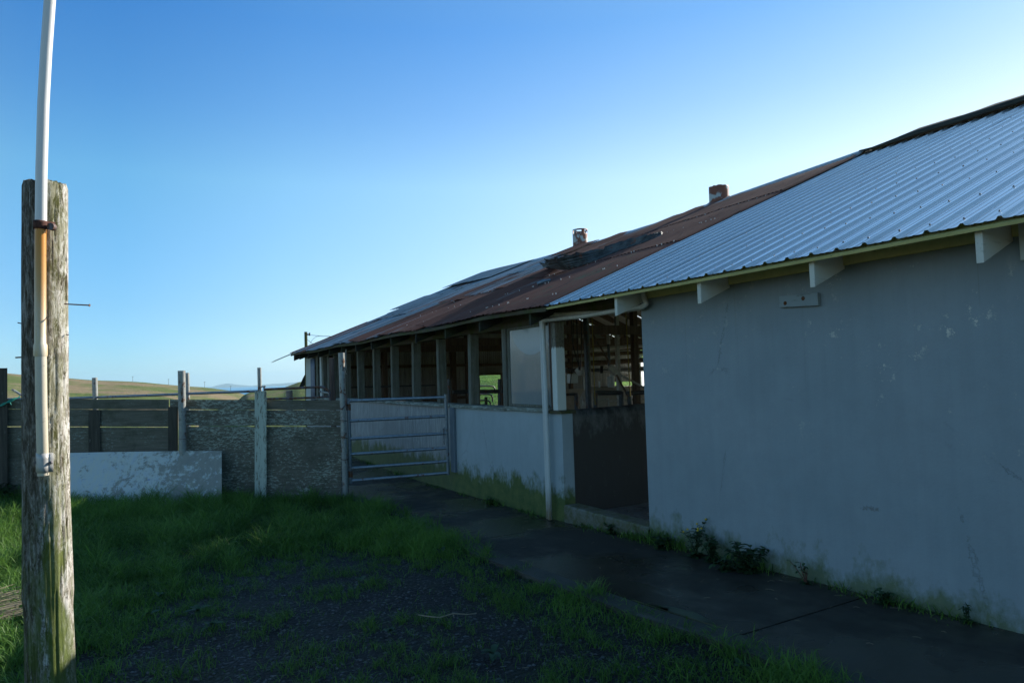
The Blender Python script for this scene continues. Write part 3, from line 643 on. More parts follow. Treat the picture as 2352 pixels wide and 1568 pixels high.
MB().tube([(5.66, 8.95, 3.07), (5.72, 8.87, 3.10), (5.82, 8.83, 3.12)], [.03, .035, .02], 8).build('scrap', simple('blue_scrap', (.18, .23, .28), .4, .4), barn)
# ridge flashing of the old part and east slope
P = [[(RX-.46, y, roofz(RX-.46, y)+.045+.012*nz(y, 1, 0, 2)), (RX-.10, y, roofz(RX, y)+.03), (RX, y, roofz(RX, y)+.065+.012*nz(y, 4, 0, 1.5)), (RX+.2, y, roofz(RX, y)-.03)] for y in np.linspace(6.7, YN+.2, 70)]
MB().grid(P).build('ridge_flashing', m_pipe('ridge_metal', (.50, .54, .55), .22, .4, .5), barn, solid=.002)
for a, b in ((-6, -.2), (-.18, 5.0), (5.02, 9.2), (9.26, 13.5), (13.55, 17.4), (17.45, YN)):
    P = [[(x, y, roofz(x, y)+.01) for y in np.linspace(a, b, 12)] for x in np.linspace(RX, 17.5, 9)]
    MB().grid(P).build('east_roof_slope', M['soffit'], barn, solid=.004)
# screws on rusty sheets
mb = MB()
for j in range(120):
    x = EX+(RX-EX)*random.choice((.06, .2, .33, .5, .66, .82)); yy = 6.8+random.random()**1.4*7; z = roofz(x, yy)+.034
    mb.tube([(x, yy, z-.02), (x-.003, yy, z+.005)], .007, 6)
mb.build('roof_screws', simple('bright_screw', (.6, .6, .62), .3, .5), barn)['kind'] = 'stuff'
# roof vents
def vent(y, r_, z1, gallery, lab):
    x = RX-.12; zb = roofz(x, y)-.05; mb = MB(); n = 28; P = []
    for q in range(15):
        t = q/14; P.append([(x+r_*(1+.03*math.sin(5*t+a*.3))*math.cos(2*math.pi*a/n)+.02*t, y+r_*math.sin(2*math.pi*a/n), zb+(z1-zb)*t+(.03*nz(a*.9, 5) if q == 14 and not gallery else 0)) for a in range(n+1)])
    if gallery:      # openings under the rim
        vs = [p for row in P for p in row]; fs = []
        for i in range(14):
            for j in range(n):
                if i in (11, 12) and j % 5 in (1, 2, 3): continue
                fs.append((i*(n+1)+j, i*(n+1)+j+1, (i+1)*(n+1)+j+1, (i+1)*(n+1)+j))
        mb.add(vs, fs, True)
    else: mb.grid(P)
    k = Mt('vent_metal'); nn = k.noise(k.pos(), 3.2, 5, .6); c = k.mix(k.ramp(nn, .45, .49), (.42, .45, .44), (.20, .07, .04)); k.bsdf(c, .65, .1, normal=k.bump(nn, .3, .004))
    o = mb.build('roof_vent', k.m, barn, solid=.004); o['label'] = lab
    MB().grid([[(x+rr*math.cos(2*math.pi*a/n), y+rr*math.sin(2*math.pi*a/n), roofz(x+rr*math.cos(2*math.pi*a/n), y)+.03+hh) for a in range(n+1)] for rr, hh in ((r_*1.8, 0), (r_*1.05, .06))]).build('vent_flange', k.m, o, solid=.003)
vent(14.85, .20, 5.53, True, 'rusty roof vent with open slots under its rim, further vent')
vent(9.93, .20, 5.43, False, 'rusty roof vent with ragged rim, nearer vent')
# wood block on the wall
blk = MB().hexa([(W-.035, 3.39, 2.125), (W-.002, 3.39, 2.125), (W-.002, 3.75, 2.145), (W-.035, 3.75, 2.145), (W-.035, 3.39, 2.225), (W-.002, 3.39, 2.225), (W-.002, 3.75, 2.24), (W-.035, 3.75, 2.24)]).build('nailed_block', m_wood('block_wood', (.12, .14, .13), (.26, .30, .29), (.27, .33, .34), .45, 1), barn, bevel=.004)
blk['label'] = 'short weathered board nailed high on the wall'
for y, z in ((3.52, 2.195), (3.69, 2.175)): MB().tube([(W-.036, y, z), (W-.040, y, z)], [.017, .012], 10).build('rusty_nail', M['rustspot'], blk)

# pvc gutter pipes across the doorway and down the pillar
px_ = W-.075
a = [atX(1476, 672, px_), atX(1482, 690, px_), atX(1484, 698, px_), atX(1474, 705, px_)]
MB().tube(bez(a), .026, 14).build('drain_elbow', M['pvc'], barn)
MB().tube(bez([atX(1474, 705, px_), atX(1440, 710, px_), atX(1400, 716, px_), atX(1340, 726, px_), atX(1300, 730, px_), atX(1252, 735.5, px_)]), .026, 14).build('drain_pipe', M['pvc'], barn)['label'] = 'cream pipe sagging across the doorway, front one'
px2 = W-.01
MB().tube(bez([atX(1478, 706, px2), atX(1460, 709, px2), atX(1420, 715, px2), atX(1380, 718, px2), atX(1320, 720, px2), atX(1262, 724, px2)]), .025, 14).build('drain_pipe', M['pvc'], barn)['label'] = 'cream pipe across the doorway, rear one'
MB().tube(bez([atX(1256, 734, px_), atX(1248, 735, px_), atX(1247, 741, px_), atX(1247.5, 755, px_)], 6), .030, 14).build('drain_elbow', M['pvc'], barn)
P1 = atX(1247.5, 750, px_); P2 = atX(1264, 1193, px_)
MB().tube([P1, P1.lerp(P2, .5)+Vector((0, -.004, 0)), P2], .026, 14).build('downpipe', M['downpipe'], barn)['label'] = 'front white downpipe beside the doorway'
P1 = atX(1243, 737, W-.03); P2 = atX(1260, 1196, W-.03)
MB().tube([P1, P2], .026, 14).build('downpipe', M['downpipe'], barn)['label'] = 'rear white downpipe against the wall'
MB().tube([(W-.30, 15.2, 2.36), (W-.31, 15.21, 2.10), (W-.30, 15.2, 1.92), (W-.32, 15.22, 1.86), (W-.30, 15.2, 1.80)], .012, 6).build('hanging_wire', M['galv_pale'], barn)
# latch strip of the gate on the wall
MB().box((W-.045, 10.12, .12), (W-.002, 10.27, 1.165)).build('latch_strip', m_wood('blue_strip', (.12, .16, .19), (.17, .21, .24), None, .5, 2), barn, bevel=.004)

# gable end and east wall
def corrwall(pts_fn, holes, name, u0, u1, ztop, z0=-.1):
    pass
def corr_panel(u0, u1, z0f, z1f, axis, fixed, mat, name='inner_wall'):
    n = int((u1-u0)/.076*6); P = []
    for q in range(4):
        row = []
        for j in range(n+1):
            u = u0+(u1-u0)*j/n; z0, z1 = z0f(u), z1f(u); z = z0+(z1-z0)*q/3; o_ = .009*math.sin(2*math.pi*u/.076)
            row.append((u, fixed+o_, z) if axis == 'x' else (fixed+o_, u, z))
        P.append(row)
    return MB().grid(P).build(name, mat, barn, solid=.002)
gt = lambda u: roofz(u, YN)-.03
lo = lambda u: -.1
gw = corr_panel(4.8, 10.40, lo, gt, 'x', YN, M['incorr'], 'gable_wall')
corr_panel(10.40, 11.22, lo, lambda u: .68, 'x', YN, M['incorr'], 'gable_wall'); corr_panel(10.40, 11.22, lambda u: 1.70, gt, 'x', YN, M['incorr'], 'gable_wall')
corr_panel(11.22, 16.1, lo, gt, 'x', YN, M['incorr'], 'gable_wall')
corr_panel(16.1, 17.06, lo, lambda u: 1.14, 'x', YN, M['incorr'], 'gable_wall'); corr_panel(16.1, 17.06, lambda u: 1.31, gt, 'x', YN, M['incorr'], 'gable_wall')
wfm = MB().box((10.34, YN-.07, .62), (10.40, YN-.012, 1.76)).build('window_frame', M['int_wood'], barn, bevel=.004)
for a_, b_ in (((11.22, YN-.07, .62), (11.28, YN-.012, 1.76)), ((10.40, YN-.07, 1.70), (11.22, YN-.012, 1.76)), ((10.40, YN-.07, .62), (11.22, YN-.012, .68))): MB().box(a_, b_).build('frame_member', M['int_wood'], wfm, bevel=.004)
for z in (2.05, 3.15, 1.0):
    for a, b in (((4.9, 10.33), (11.29, 17)) if z < 2 else ((4.9, 17),) if z < 3 else ((6.7, 15.1),)):
        MB().box((a, YN-.10, z-.045), (b, YN-.014, z+.045)).build('girt', M['int_wood'], barn)
# east wall: lower wall and unseen openings added for daylight inside, bright far window
MB().box((17.2, -6, -.3), (17.34, YN, 1.05)).build('east_wall', M['beige'], barn)
for a, b in ((-6, -1.0), (6.9, 7.4), (12.6, 13.2), (17.2, 18.9)):
    MB().box((17.2, a, 1.052), (17.3, b, roofz(17.2, 5)-.1)).build('east_wall', M['incorr'], barn)
MB().box((17.2, 20.1, 1.052), (17.3, YN, 2.4)).build('east_wall', M['incorr'], barn)
fw = MB().box((17.24, 18.902, 1.06), (17.25, 20.098, 2.1)).build('far_window', M['frost'], barn); fw['label'] = 'bright frosted window at the far inner corner'
for a_, b_ in (((17.18, 18.9, 1.68), (17.235, 20.1, 1.74)), ((17.18, 18.9, 2.04), (17.235, 20.1, 2.10)), ((17.18, 18.9, 1.055), (17.235, 18.96, 2.039))): MB().box(a_, b_).build('frame_member', M['int_wood'], fw)
# inner posts, tie beams, pipework
def ip(x, y, w=.12, z1=None, nm='inner_post', mat='int_wood'): MB().box((x-w/2, y-w/2, -.085), (x+w/2, y+w/2, (z1 or roofz(x, y)-.25))).build(nm, M[mat], barn, bevel=.006)
for y in (10.9, 14.3, 18.7): ip(9.2, y); ip(13.0, y)
ip(9.0, 19.3, .16); ip(6.5, 18.5, .14)
p = atY(1420, 850, 11.0); ip(p.x, 11.0, .075, 3.2, 'inner_post', 'int_pale')
for y in (9.66, 13.24, 16.4): MB().beam((W+.16, y+.05, 2.42), (17.1, y+.05, 2.42), .05, .16).build('tie_beam', M['int_wood'], barn)
a = atY(1343, 693, 9.0); b = atY(1354, 930, 9.0); a.x = b.x = (a.x+b.x)/2
MB().tube([(a.x, 9, -.08), (a.x, 9, 3.1)], .052, 16).build('steel_column', M['dark_pipe'], barn)['label'] = 'round dark steel column seen through the doorway'
def tb(nm, pts, r_, mat, seg=8): return MB().tube(pts, r_, seg).build(nm, M[mat], barn)
def hz(nm, x0, y0, x1, y1, Y, r_, mat, Y2=None): return tb(nm, [atY(x0, y0, Y), atY(x1, y1, Y2 or Y)], r_, mat)
hz('hose', 1359, 712, 1367, 930, 8.2, .009, 'yellow'); hz('hose', 1436, 700, 1448, 910, 8.6, .009, 'yellow')
for x0, x1, x2 in ((1311, 1316, 1333), (1324, 1326, 1330), (1334, 1336, 1333)): tb('cable', bez([atY(x0, 705, 8.6), atY(x1, 790, 8.6), atY(x2, 850, 8.6)]), .008, 'black')
tb('cable', bez([atY(1318, 735, 8.5), atY(1315, 830, 8.5), atY(1308, 893, 8.5)]), .006, 'black')
hz('milk_pipe', 1298, 851, 1490, 848, 13.0, .045, 'dark_pipe'); hz('milk_pipe', 1381, 846, 1490, 842.5, 12.8, .02, 'int_pale'); hz('milk_pipe', 1381, 852, 1490, 849, 12.7, .02, 'int_pale')
for x in (1382, 1419, 1461): hz('pipe_clamp', x, 840, x, 857, 12.65, .035, 'black')
hz('inner_beam', 1298, 838, 1490, 826, 15.0, .07, 'int_wood'); hz('inner_beam', 1360, 803, 1490, 792, 14.0, .05, 'int_pale'); hz('inner_beam', 1300, 818, 1490, 808, 14.5, .05, 'int_wood')
hz('vacuum_pipe', 1397, 785, 1400, 845, 10.5, .028, 'dark_pipe'); hz('vacuum_pipe', 1396, 762, 1398, 790, 10.48, .034, 'int_pale'); tb('vacuum_pipe', bez([atY(1396, 766, 10.48), atY(1398, 757, 10.48), atY(1404, 758, 10.48), atY(1404, 778, 10.48)]), .018, 'int_pale')
hz('brace', 1362, 768, 1408, 846, 10.2, .018, 'int_wood'); hz('brace', 1408, 846, 1445, 915, 10.2, .018, 'int_wood'); hz('brace', 1428, 862, 1492, 897, 10.6, .022, 'int_pale')
hz('brace', 1435, 775, 1441, 730, 10.5, .012, 'dark_pipe')
p = atY(1405, 850, 10.1); MB().hexa([p+Vector(v) for v in ((-.10, -.03, .05), (.05, -.03, -.11), (.05, .03, -.11), (-.10, .03, .05), (0, -.03, .11), (.16, -.03, -.04), (.16, .03, -.04), (0, .03, .11))]).build('junction_box', M['int_pale'], barn, bevel=.008)
p = atY(1334, 853, 9.6); MB().tube([p+Vector((0, 0, -.07)), p+Vector((0, 0, .02)), p+Vector((0, 0, .07))], [.05, .11, .06], 16).build('pump_housing', M['int_pale'], barn)
p = atY(1315, 869, 10.2); MB().box(p-Vector((.09, .05, .085)), p+Vector((.09, .05, .085))).build('control_box', M['white_plastic'], barn, bevel=.01)
p = atY(1303, 869, 10.6); MB().box(p-Vector((.09, .05, .085)), p+Vector((.09, .05, .085))).build('control_box', M['int_pale'], barn, bevel=.01)
hz('conduit', 1339, 846, 1343, 895, 9.7, .012, 'int_pale'); hz('conduit', 1330, 776, 1331, 790, 10, .018, 'int_pale')
hz('stall_rail', 1367, 902, 1427, 902, 10.0, .042, 'dark_pipe'); tb('stall_rail', [atY(1368, 900, 10), atY(1368, 940, 10)], .04, 'dark_pipe'); tb('stall_rail', [atY(1427, 899, 10), atY(1428, 940, 10)], .05, 'dark_pipe')
hz('stall_rail', 1440, 903, 1500, 900, 9.7, .04, 'dark_pipe'); tb('stall_rail', [atY(1445, 903, 9.7), atY(1447, 940, 9.7)], .04, 'dark_pipe')
hz('stall_rail', 1298, 906, 1322, 905, 9.2, .022, 'dark_pipe'); tb('stall_rail', [atY(1322, 903, 9.2), atY(1324, 912, 9.2), atY(1324, 945, 9.2)], .035, 'dark_pipe')
hz('stall_rail', 1333, 920, 1398, 916, 11.0, .018, 'int_pale'); hz('stall_rail', 1398, 921, 1500, 914, 11.0, .016, 'int_pale')
hz('stall_rail', 1338, 912, 1339, 932, 10.9, .016, 'int_pale'); hz('stall_rail', 1397, 914, 1399, 932, 10.9, .016, 'int_pale')
# low rails seen through the window band
hz('stall_rail', 1040, 900, 1170, 898, 14.0, .045, 'dark_pipe')
for x in (1017+15, 1098, 1148): hz('stall_post', x, 870, x, 935, 14.0, .05, 'dark_pipe')
hz('stall_rail', 790, 890, 1000, 884, 18.0, .02, 'dark_pipe')
MB().box((8.2, 14.0, -.084), (15.0, 14.15, 1.28)).build('block_wall', M['beige'], barn)['label'] = 'beige low block wall inside'
lp = atY(1463, 782, 15); MB().tube([lp+Vector((0, 0, .08)), lp, lp-Vector((0, 0, .06))], [.05, .14, .10], 14).build('barn_lamp', M['int_pale'], barn)

# tank inside
tp = atY(1392, 893, 12.2); tk = thing('milk_tank', (tp.x, 12.2, -.085), 'cream horizontal tank inside the barn seen through the doorway', 'tank')
pts = [Vector((tp.x+dx, 12.2, tp.z-.30)) for dx in (-.62, -.60, -.52, -.4, .4, .52, .60, .62)]
MB().tube(pts, [.02, .16, .30, .36, .36, .30, .16, .02], 24).build('tank_body', simple('cream_enamel', (.42, .37, .28), .5), tk)
for dx in (-.4, .4): MB().box((tp.x+dx-.04, 12.0, -.085), (tp.x+dx+.04, 12.4, tp.z-.55)).build('leg', M['int_pale'], tk)
for dx, h, r_ in ((-.25, .12, .02), (.02, .22, .04), (.10, .27, .05), (.36, .12, .02)): MB().tube([(tp.x+dx, 12.1, tp.z+.02), (tp.x+dx, 12.1, tp.z+.06+h)], r_, 12).build('filter_bottle', M['white_plastic'], tk)

# rails of the yard beyond the gable window (seen through it)
yr = thing('stock_rail', (10.9, 22.5, -.3), 'dark pipe stock rails outside seen through the small gable window', 'rail')
def tbp(nm, pts, r_, mat, par): return MB().tube(pts, r_, 8).build(nm, M[mat], par)
for z in (1.30, 1.0, .78, .62): tbp('rail', bez([(10.6, 22.5, z), (11.8+.4*(z-1), 22.5, z), (12.05+.4*(z-1), 22.5, z-.08), (12.08+.4*(z-1), 22.5, z-.3)]), .03, 'dark_pipe', yr)
for x in (11.75, 12.35): tbp('post', [(x, 22.4, -.4), (x, 22.4, 1.55 if x > 12 else .9)], .06, 'dark_wood', yr)

# ------------------------------------------------------------------ GATE
DF = 11.0
gl0, gl1 = at(800, 915, DF-.02), at(805.5, 1109, DF-.02); gr0, gr1 = at(1023.5, 905, 11.05), at(1029.5, 1089.5, 11.05)
gate = thing('pipe_gate', (gl1.x, gl1.y, gz(gl1.x, gl1.y)), 'blue grey galvanised six rail pipe gate between fence and barn', 'gate')
MB().tube([gl0, gl1], .030, 16).build('stile', M['galv'], gate); MB().tube([gr0, gr1], .026, 16).build('stile', M['galv'], gate)
for a, b in zip((920.5, 966.4, 1007.5, 1043, 1075, 1103.9), (911.8, 955.1, 994.6, 1028.4, 1058.7, 1085.3)):
    def onl(yy): t = (yy-915)/(1109-915); return gl0.lerp(gl1, t)
    def onr(yy): t = (yy-905)/(1089.5-905); return gr0.lerp(gr1, t)
    MB().tube([onl(a), onr(b)], .0245, 14).build('rail', M['galv'], gate)
for yy in (935, 1088): c_ = onl(yy); MB().tube([c_-Vector((0, 0, .05)), c_+Vector((0, 0, .05))], .037, 14).build('hinge', M['rusty'], gate)
c_ = onr(990); d_ = (onl(1007)-onr(994)).normalized()
MB().add([c_+Vector((0, -.02, .12)), c_+Vector((0, -.02, -.02)), c_+d_*.14+Vector((0, -.02, -.02))], [(0, 1, 2)]).build('latch_plate', M['galv'], gate, solid=.006)
mb = MB()
for i in range(9):
    c2 = onr(985)+d_*.05+Vector((-.02, -.05, -.028*i)); ring = [c2+Vector(((.009*math.cos(a_)) if i % 2 else 0, (.009*math.cos(a_)) if not i % 2 else 0, .018*math.sin(a_))) for a_ in np.linspace(0, 2*math.pi, 9)]
    mb.tube(ring, .0035, 6, False)
mb.build('latch_chain', M['dark_pipe'], gate)
# gate / fence pipe post
def pipepost(x0, y0, x1, y1, d, r_, name, lab, mat, extra=0, group=None):
    a = at(x0, y0, d); b = at(x1, y1, d); b = b+(b-a).normalized()*extra
    t = thing(name, tuple(b), lab, 'post', group)
    n = 10; MB().tube([b.lerp(a, i/n)+Vector((.003*nz(i, 1, x0), .003*nz(i, 4, x0), 0)) for i in range(n+1)], r_, 18).build('pipe', M[mat], t)
    return t, a, b
gp, a, b = pipepost(784, 810, 794.5, 1143, DF-.08, .049, 'pipe_post', 'tall grey pipe post the pipe gate hangs on, with rusty wire', 'galv_pale', .1)
for f in (.45, .56, .70):
    c_ = a.lerp(b, f); ring = [c_+Vector((.055*math.cos(q), .055*math.sin(q), .012*math.sin(q+f*9))) for q in np.linspace(0, 2*math.pi, 15)]; MB().tube(ring, .005, 6, False).build('wire_tie', M['rusty'], gp)
c_ = a.lerp(b, .30); MB().tube(bez([c_+Vector((-.05, -.02, .1)), c_+Vector((.03, -.065, .05)), c_+Vector((.035, -.065, -.08)), c_+Vector((-.04, -.05, -.18))]), .010, 8).build('rusty_hook', M['rusty'], gp)

# ------------------------------------------------------------------ BOARD FENCE (local s along, z up)
U = -Rv.copy(); U.z = 0; U.normalize(); N = Vector((-Fv.x, -Fv.y, 0)).normalized(); B0 = Vector((0, 0, 0))+Vector((Fv.x, Fv.y, 0)).normalized()*DF
def fp(px, y, off=0.):                # point on the fence plane (off towards the camera)
    return at(px, y, DF-off)
def fboard(px0, px1, yt0, yt1, yb0, yb1, th, off, mat, name, par, seg=14, jag=.0):
    mb = MB(); P = []
    for i in range(seg+1):
        t = i/seg; px = px0+(px1-px0)*t; yt = yt0+(yt1-yt0)*t+jag*nz(px*.08, 1, 0)*2; yb = yb0+(yb1-yb0)*t+jag*nz(px*.06, 5, 0)*2
        P.append([fp(px, yb, off), fp(px, yt, off), fp(px, yt, off-th), fp(px, yb, off-th), fp(px, yb, off)])
    mb.grid(P, False); mb.add(P[0][:4], [(0, 1, 2, 3)]); mb.add(P[-1][:4], [(3, 2, 1, 0)])
    return mb.build(name, M[mat], par)
fence = thing('board_fence', tuple(at(400, 1150, DF)), 'weathered board fence with flaking pale green paint and panels between posts', 'fence')
T = lambda px: 915.8+(px-17)*.0040          # top line
fboard(17, 388, 916, 917.2, 939.0, 939.9, .03, .0, 'fence_dark', 'top_board', fence, jag=.25)
fboard(390, 585, 917, 917.8, 939.5, 940.4, .03, .0, 'fence', 'top_board', fence, jag=.25); fboard(612, 781, 918, 919.6, 940, 941.2, .03, .0, 'fence_dark', 'top_board', fence, jag=.25)
fboard(17, 204, 939.2, 940, 978.3, 979, .028, .0, 'fence_dark', 'middle_board', fence, jag=.25); fboard(229, 408, 940.2, 940.6, 979, 979.6, .028, .0, 'fence_dark', 'middle_board', fence, jag=.25)
fboard(410, 587, 941, 941.4, 976.6, 977.3, .028, .0, 'fence', 'middle_board', fence, jag=.3); fboard(610, 782, 941.3, 942, 976.7, 977.2, .028, .0, 'fence', 'middle_board', fence, jag=.3)
fboard(17, 204, 980.5, 981, 1165, 1170, .025, .0, 'fence_dark', 'panel', fence); fboard(206, 408, 981, 981.3, 1168, 1168, .025, .0, 'fence_dark', 'panel', fence)
fboard(410, 590, 979.6, 979.9, 1168, 1168, .025, .0, 'fence', 'panel', fence); fboard(612, 784, 979.6, 979.9, 1165, 1160, .025, .0, 'fence', 'panel', fence)
fboard(585, 612, 898, 898, 1160, 1160, .09, .075, 'fence_post', 'fence_post', fence, 6, .3)['label'] = 'wide flaking pale post'
fboard(203, 230, 940.3, 940.3, 1165, 1165, .06, .034, 'fence_post_dark', 'fence_post', fence, 4, .2); fboard(386, 409, 934, 934, 1165, 1165, .06, .034, 'fence_post_dark', 'fence_post', fence, 4, .2)
fboard(-6, 17, 845, 845, 1170, 1170, .13, .08, 'fence_post_dark', 'fence_post', fence, 4, .2)['label'] = 'tall dark end post with teal twine'
fboard(-330, -8, 915, 915.5, 1172, 1172, .03, .0, 'fence_dark', 'panel', fence)
tw = MB()
for i in range(4):
    tw.tube(bez([fp(-8, 934+i, .10), fp(8, 930-i*1.5, .11), fp(22, 918+2*i, .10), fp(34, 914+i, .06), fp(46, 912-i, .0)]), .006, 6)
tw.tube(bez([fp(22, 920, .10), fp(24, 926, .1), fp(26, 930, .1)]), .006, 6)
tag(tw.build('twine', M['teal'], None, loc=tuple(fp(20, 922, .1))), 'teal plastic twine tied round the dark end post of the board fence', 'twine')
pp_, a, b = pipepost(417, 851, 420, 1050, DF-.12, .056, 'pipe_post', 'pale grey pipe post in front of the board fence, behind the leaning sheet', 'galv_pale', .6)
for f in (.66, ): 
    c_ = a.lerp(b, f*.83); MB().tube([c_+Vector((.062*math.cos(q), .062*math.sin(q), 0)) for q in np.linspace(0, 2*math.pi, 13)], .004, 6, False).build('wire_tie', M['rusty'], pp_)
c_ = a.lerp(b, .705); MB().tube([c_+Vector((.064*math.cos(q), .064*math.sin(q), .01*math.sin(q))) for q in np.linspace(0, 2*math.pi, 13)], .007, 6, False).build('twine_tie', M['teal'], pp_)
# plywood leaning
bl = [at(60, 1175, DF-.55), at(509, 1172, DF-.55)]; tl = [at(60, 1042, DF-.14), at(509, 1035.5, DF-.14)]
nrm = (bl[1]-bl[0]).cross(tl[0]-bl[0]).normalized()*.015
mb = MB(); P = []
for i in range(21):
    t = i/20; a_ = bl[0].lerp(bl[1], t); b_ = tl[0].lerp(tl[1], t)+Vector((0, 0, .012*math.sin(t*2.7))); P.append([a_, b_, b_-nrm, a_-nrm, a_])
mb.grid(P, False); mb.add(P[0][:4], [(0, 1, 2, 3)]); mb.add(P[-1][:4], [(3, 2, 1, 0)])
tag(mb.build('plywood_sheet', M['ply'], None, loc=tuple(bl[0].lerp(bl[1], .5))), 'blue white plywood sheet with peeled brown patches leaning on the board fence', 'sheet')

# pipe rail fence behind
D2 = 12.6
rf = thing('pipe_rail_fence', tuple(at(420, 1060, D2)), 'low grey pipe rail fence with three upright posts behind the board fence', 'fence')
for x, y0, r_ in ((217.5, 867, .045), (429.5, 856, .040), (595.5, 844, .036)):
    a = at(x, y0, D2); b = at(x+5, 1060, D2); MB().tube([b, a], r_, 16).build('post', M['galv_pale'], rf)
MB().tube([at(-60, 918, D2-.02), at(163, 914.5, D2-.02), at(400, 905.5, D2-.02), at(430, 904, D2-.02), at(560, 899, D2-.02), at(592, 898, D2-.02)], .024, 12).build('rail', M['galv'], rf)
MB().tube([at(28, 894, D2), at(64, 916, D2), at(120, 950, D2)], .02, 10).build('brace', M['galv_pale'], rf)
# round cornered rusty gate
rg = thing('stock_gate', tuple(at(680, 1050, D2+.2)), 'rusty round cornered tube gate behind the board fence near the barn', 'gate')
MB().tube(bez([at(606, 894, D2), at(680, 891, D2), at(735, 888.5, D2), at(748, 892, D2), at(757, 902, D2), at(759, 925, D2), at(760, 960, D2)], 6), .022, 12).build('frame', M['rusty'], rg)
MB().tube([at(612, 915.8, D2), at(690, 914, D2), at(758, 910.5, D2)], .020, 12).build('rail', M['rusty'], rg)
MB().tube([at(607, 888, D2), at(608.5, 930, D2)], .018, 10).build('upright', M['galv'], rg); MB().tube([at(596, 888, D2), at(610, 887, D2)], .012, 8).build('hinge_pin', M['rusty'], rg)
MB().tube([at(733, 899, D2), at(757, 903, D2)], .018, 8).build('latch', M['int_pale'], rg)
o = MB().tube([at(666, 960, 16), at(664.5, 897, 16)], .075, 14).build('stub_post', simple('pale_wood_post', (.30, .24, .19), .9), None, loc=tuple(at(666, 960, 16))); tag(o, 'short brown round post beyond the rusty tube gate', 'post')
o = MB().tube([at(767, 1000, 12.9), at(765.5, 930, 12.9), at(763, 870, 12.9), at(762, 822, 12.9)], [.055, .05, .05, .05], 12).build('wooden_post', m_wood('brown_post', (.07, .05, .04), (.17, .12, .10), None, .5, 2), None, loc=tuple(at(767, 1000, 12.9))); tag(o, 'brown wooden post just behind the pipe gate post under the eave', 'post')

# ------------------------------------------------------------------ NEAR POLE
DP = 3.7
pb = at(119, 1600, DP); pt = at(104, 424, DP)
pole = thing('wooden_pole', tuple(pb), 'thick weathered mossy wooden pole in the left foreground carrying a conduit', 'pole')
P = []; nr = 170; ns = 150
for i in range(nr+1):
    t = i/nr; yy = 1640+(424-1640)*t
    cx = interp(yy, [424, 700, 900, 1140, 1380, 1568, 1640], [104, 103.5, 104.5, 106.5, 111, 117, 119]); hw = interp(yy, [424, 480, 900, 1140, 1360, 1400, 1568, 1640], [52, 52.5, 53.5, 54.5, 59, 56, 58, 60])
    c_ = at(cx, yy, DP); rad = hw/F_PX*DP*.845; row = []
    for j in range(ns+1):
        a_ = 2*math.pi*j/ns; ca, sa = math.cos(a_), math.sin(a_)
        g = nz(ca*7, sa*7, c_.z*.8)*.5+nz(ca*17, sa*17, c_.z*2)*.35+nz(ca*40, sa*40, c_.z*5)*.22
        crack = -.012*max(0, 1-abs((a_-(4.32+.10*nz(0, 0, c_.z*1.5)+.05*c_.z)))/.045)*(c_.z < 1.55)
        crack += -.006*max(0, 1-abs((a_-(5.3+.12*nz(3, 0, c_.z*2))))/.03)
        topd = -.006*(i == nr)
        rr = rad+.0048*g+crack+topd-(.004 if nz(ca*9, sa*9, c_.z*2.2+40) > .32 else 0)
        # angles measured so that the camera side is 1.5 pi
        row.append(c_+(R0*ca+Vector((Fv.x, Fv.y, 0)).normalized()*sa)*rr+(Vector((0, 0, .014*nz(ca*6, sa*6, 9)+.008*nz(ca*20, sa*20, 3))) if i == nr else Vector((0, 0, 0))))
    P.append(row)
mb = MB().grid(P); top = P[-1]; ctr = sum(top[:-1], Vector((0, 0, 0)))/ns
rings = [[ctr.lerp(p, f)+Vector((0, 0, .010*nz(p.x*40*f, p.y*40*f, 1)+.004)) for p in top] for f in (.85, .5, .02)]
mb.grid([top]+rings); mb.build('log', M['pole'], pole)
def oncam(x, y, d=.138): return at(x, y, DP-d)
c_top = oncam(118, -260); mbp = MB().tube([oncam(94, 508), oncam(95, 400), oncam(99.5, 240), oncam(106, 120), oncam(114.5, 0), oncam(124, -110), oncam(137, -260)], [.0265]*7, 24); mbp.build('upper_conduit', M['pvc_white'], pole)['label'] = 'white conduit rising above the pole'
MB().tube([oncam(93, 508, .140), oncam(92.5, 640, .140), oncam(92.5, 788, .140), oncam(93, 793, .140), oncam(93, 814, .140), oncam(93, 818, .140)], [.0255, .026, .0262, .031, .0315, .030], 24).build('conduit', M['pvc_stained'], pole)['label'] = 'orange stained cream conduit with flared coupling'
MB().tube([oncam(93.5, 815, .142), oncam(95, 930, .142), oncam(99.3, 1091, .142)], .0262, 24).build('conduit', m_pvc('lower_conduit', .3), pole)['label'] = 'lower cream conduit'
# rusty strap: band round the conduit with two lugs
st = MB(); cc = oncam(93, 517, .140); hd = (oncam(103, 517)-oncam(93, 517)).normalized(); fd = Vector((-Fv.x, -Fv.y, 0)).normalized(); prof_ = []
for q in np.linspace(-.25, math.pi+.25, 20): prof_.append(cc+hd*math.cos(q)*.033+fd*math.sin(q)*.033)
P = [[p+Vector((0, 0, z+.003*nz(i, z*99))) for i, p in enumerate([cc-hd*.056-fd*.024]+prof_[::-1]+[cc+hd*.060-fd*.024])] for z in (-.021, -.008, .008, .021)]
st.grid(P); sto = st.build('strap', simple('heavy_rust', (.12, .045, .03), .95, nscale=60, var=.7), pole, solid=.007)
lug = oncam(119, 521, .138); MB().tube([lug-fd*.012, lug+fd*.012], .019, 16).build('strap_bolt', M['rusty'], sto)
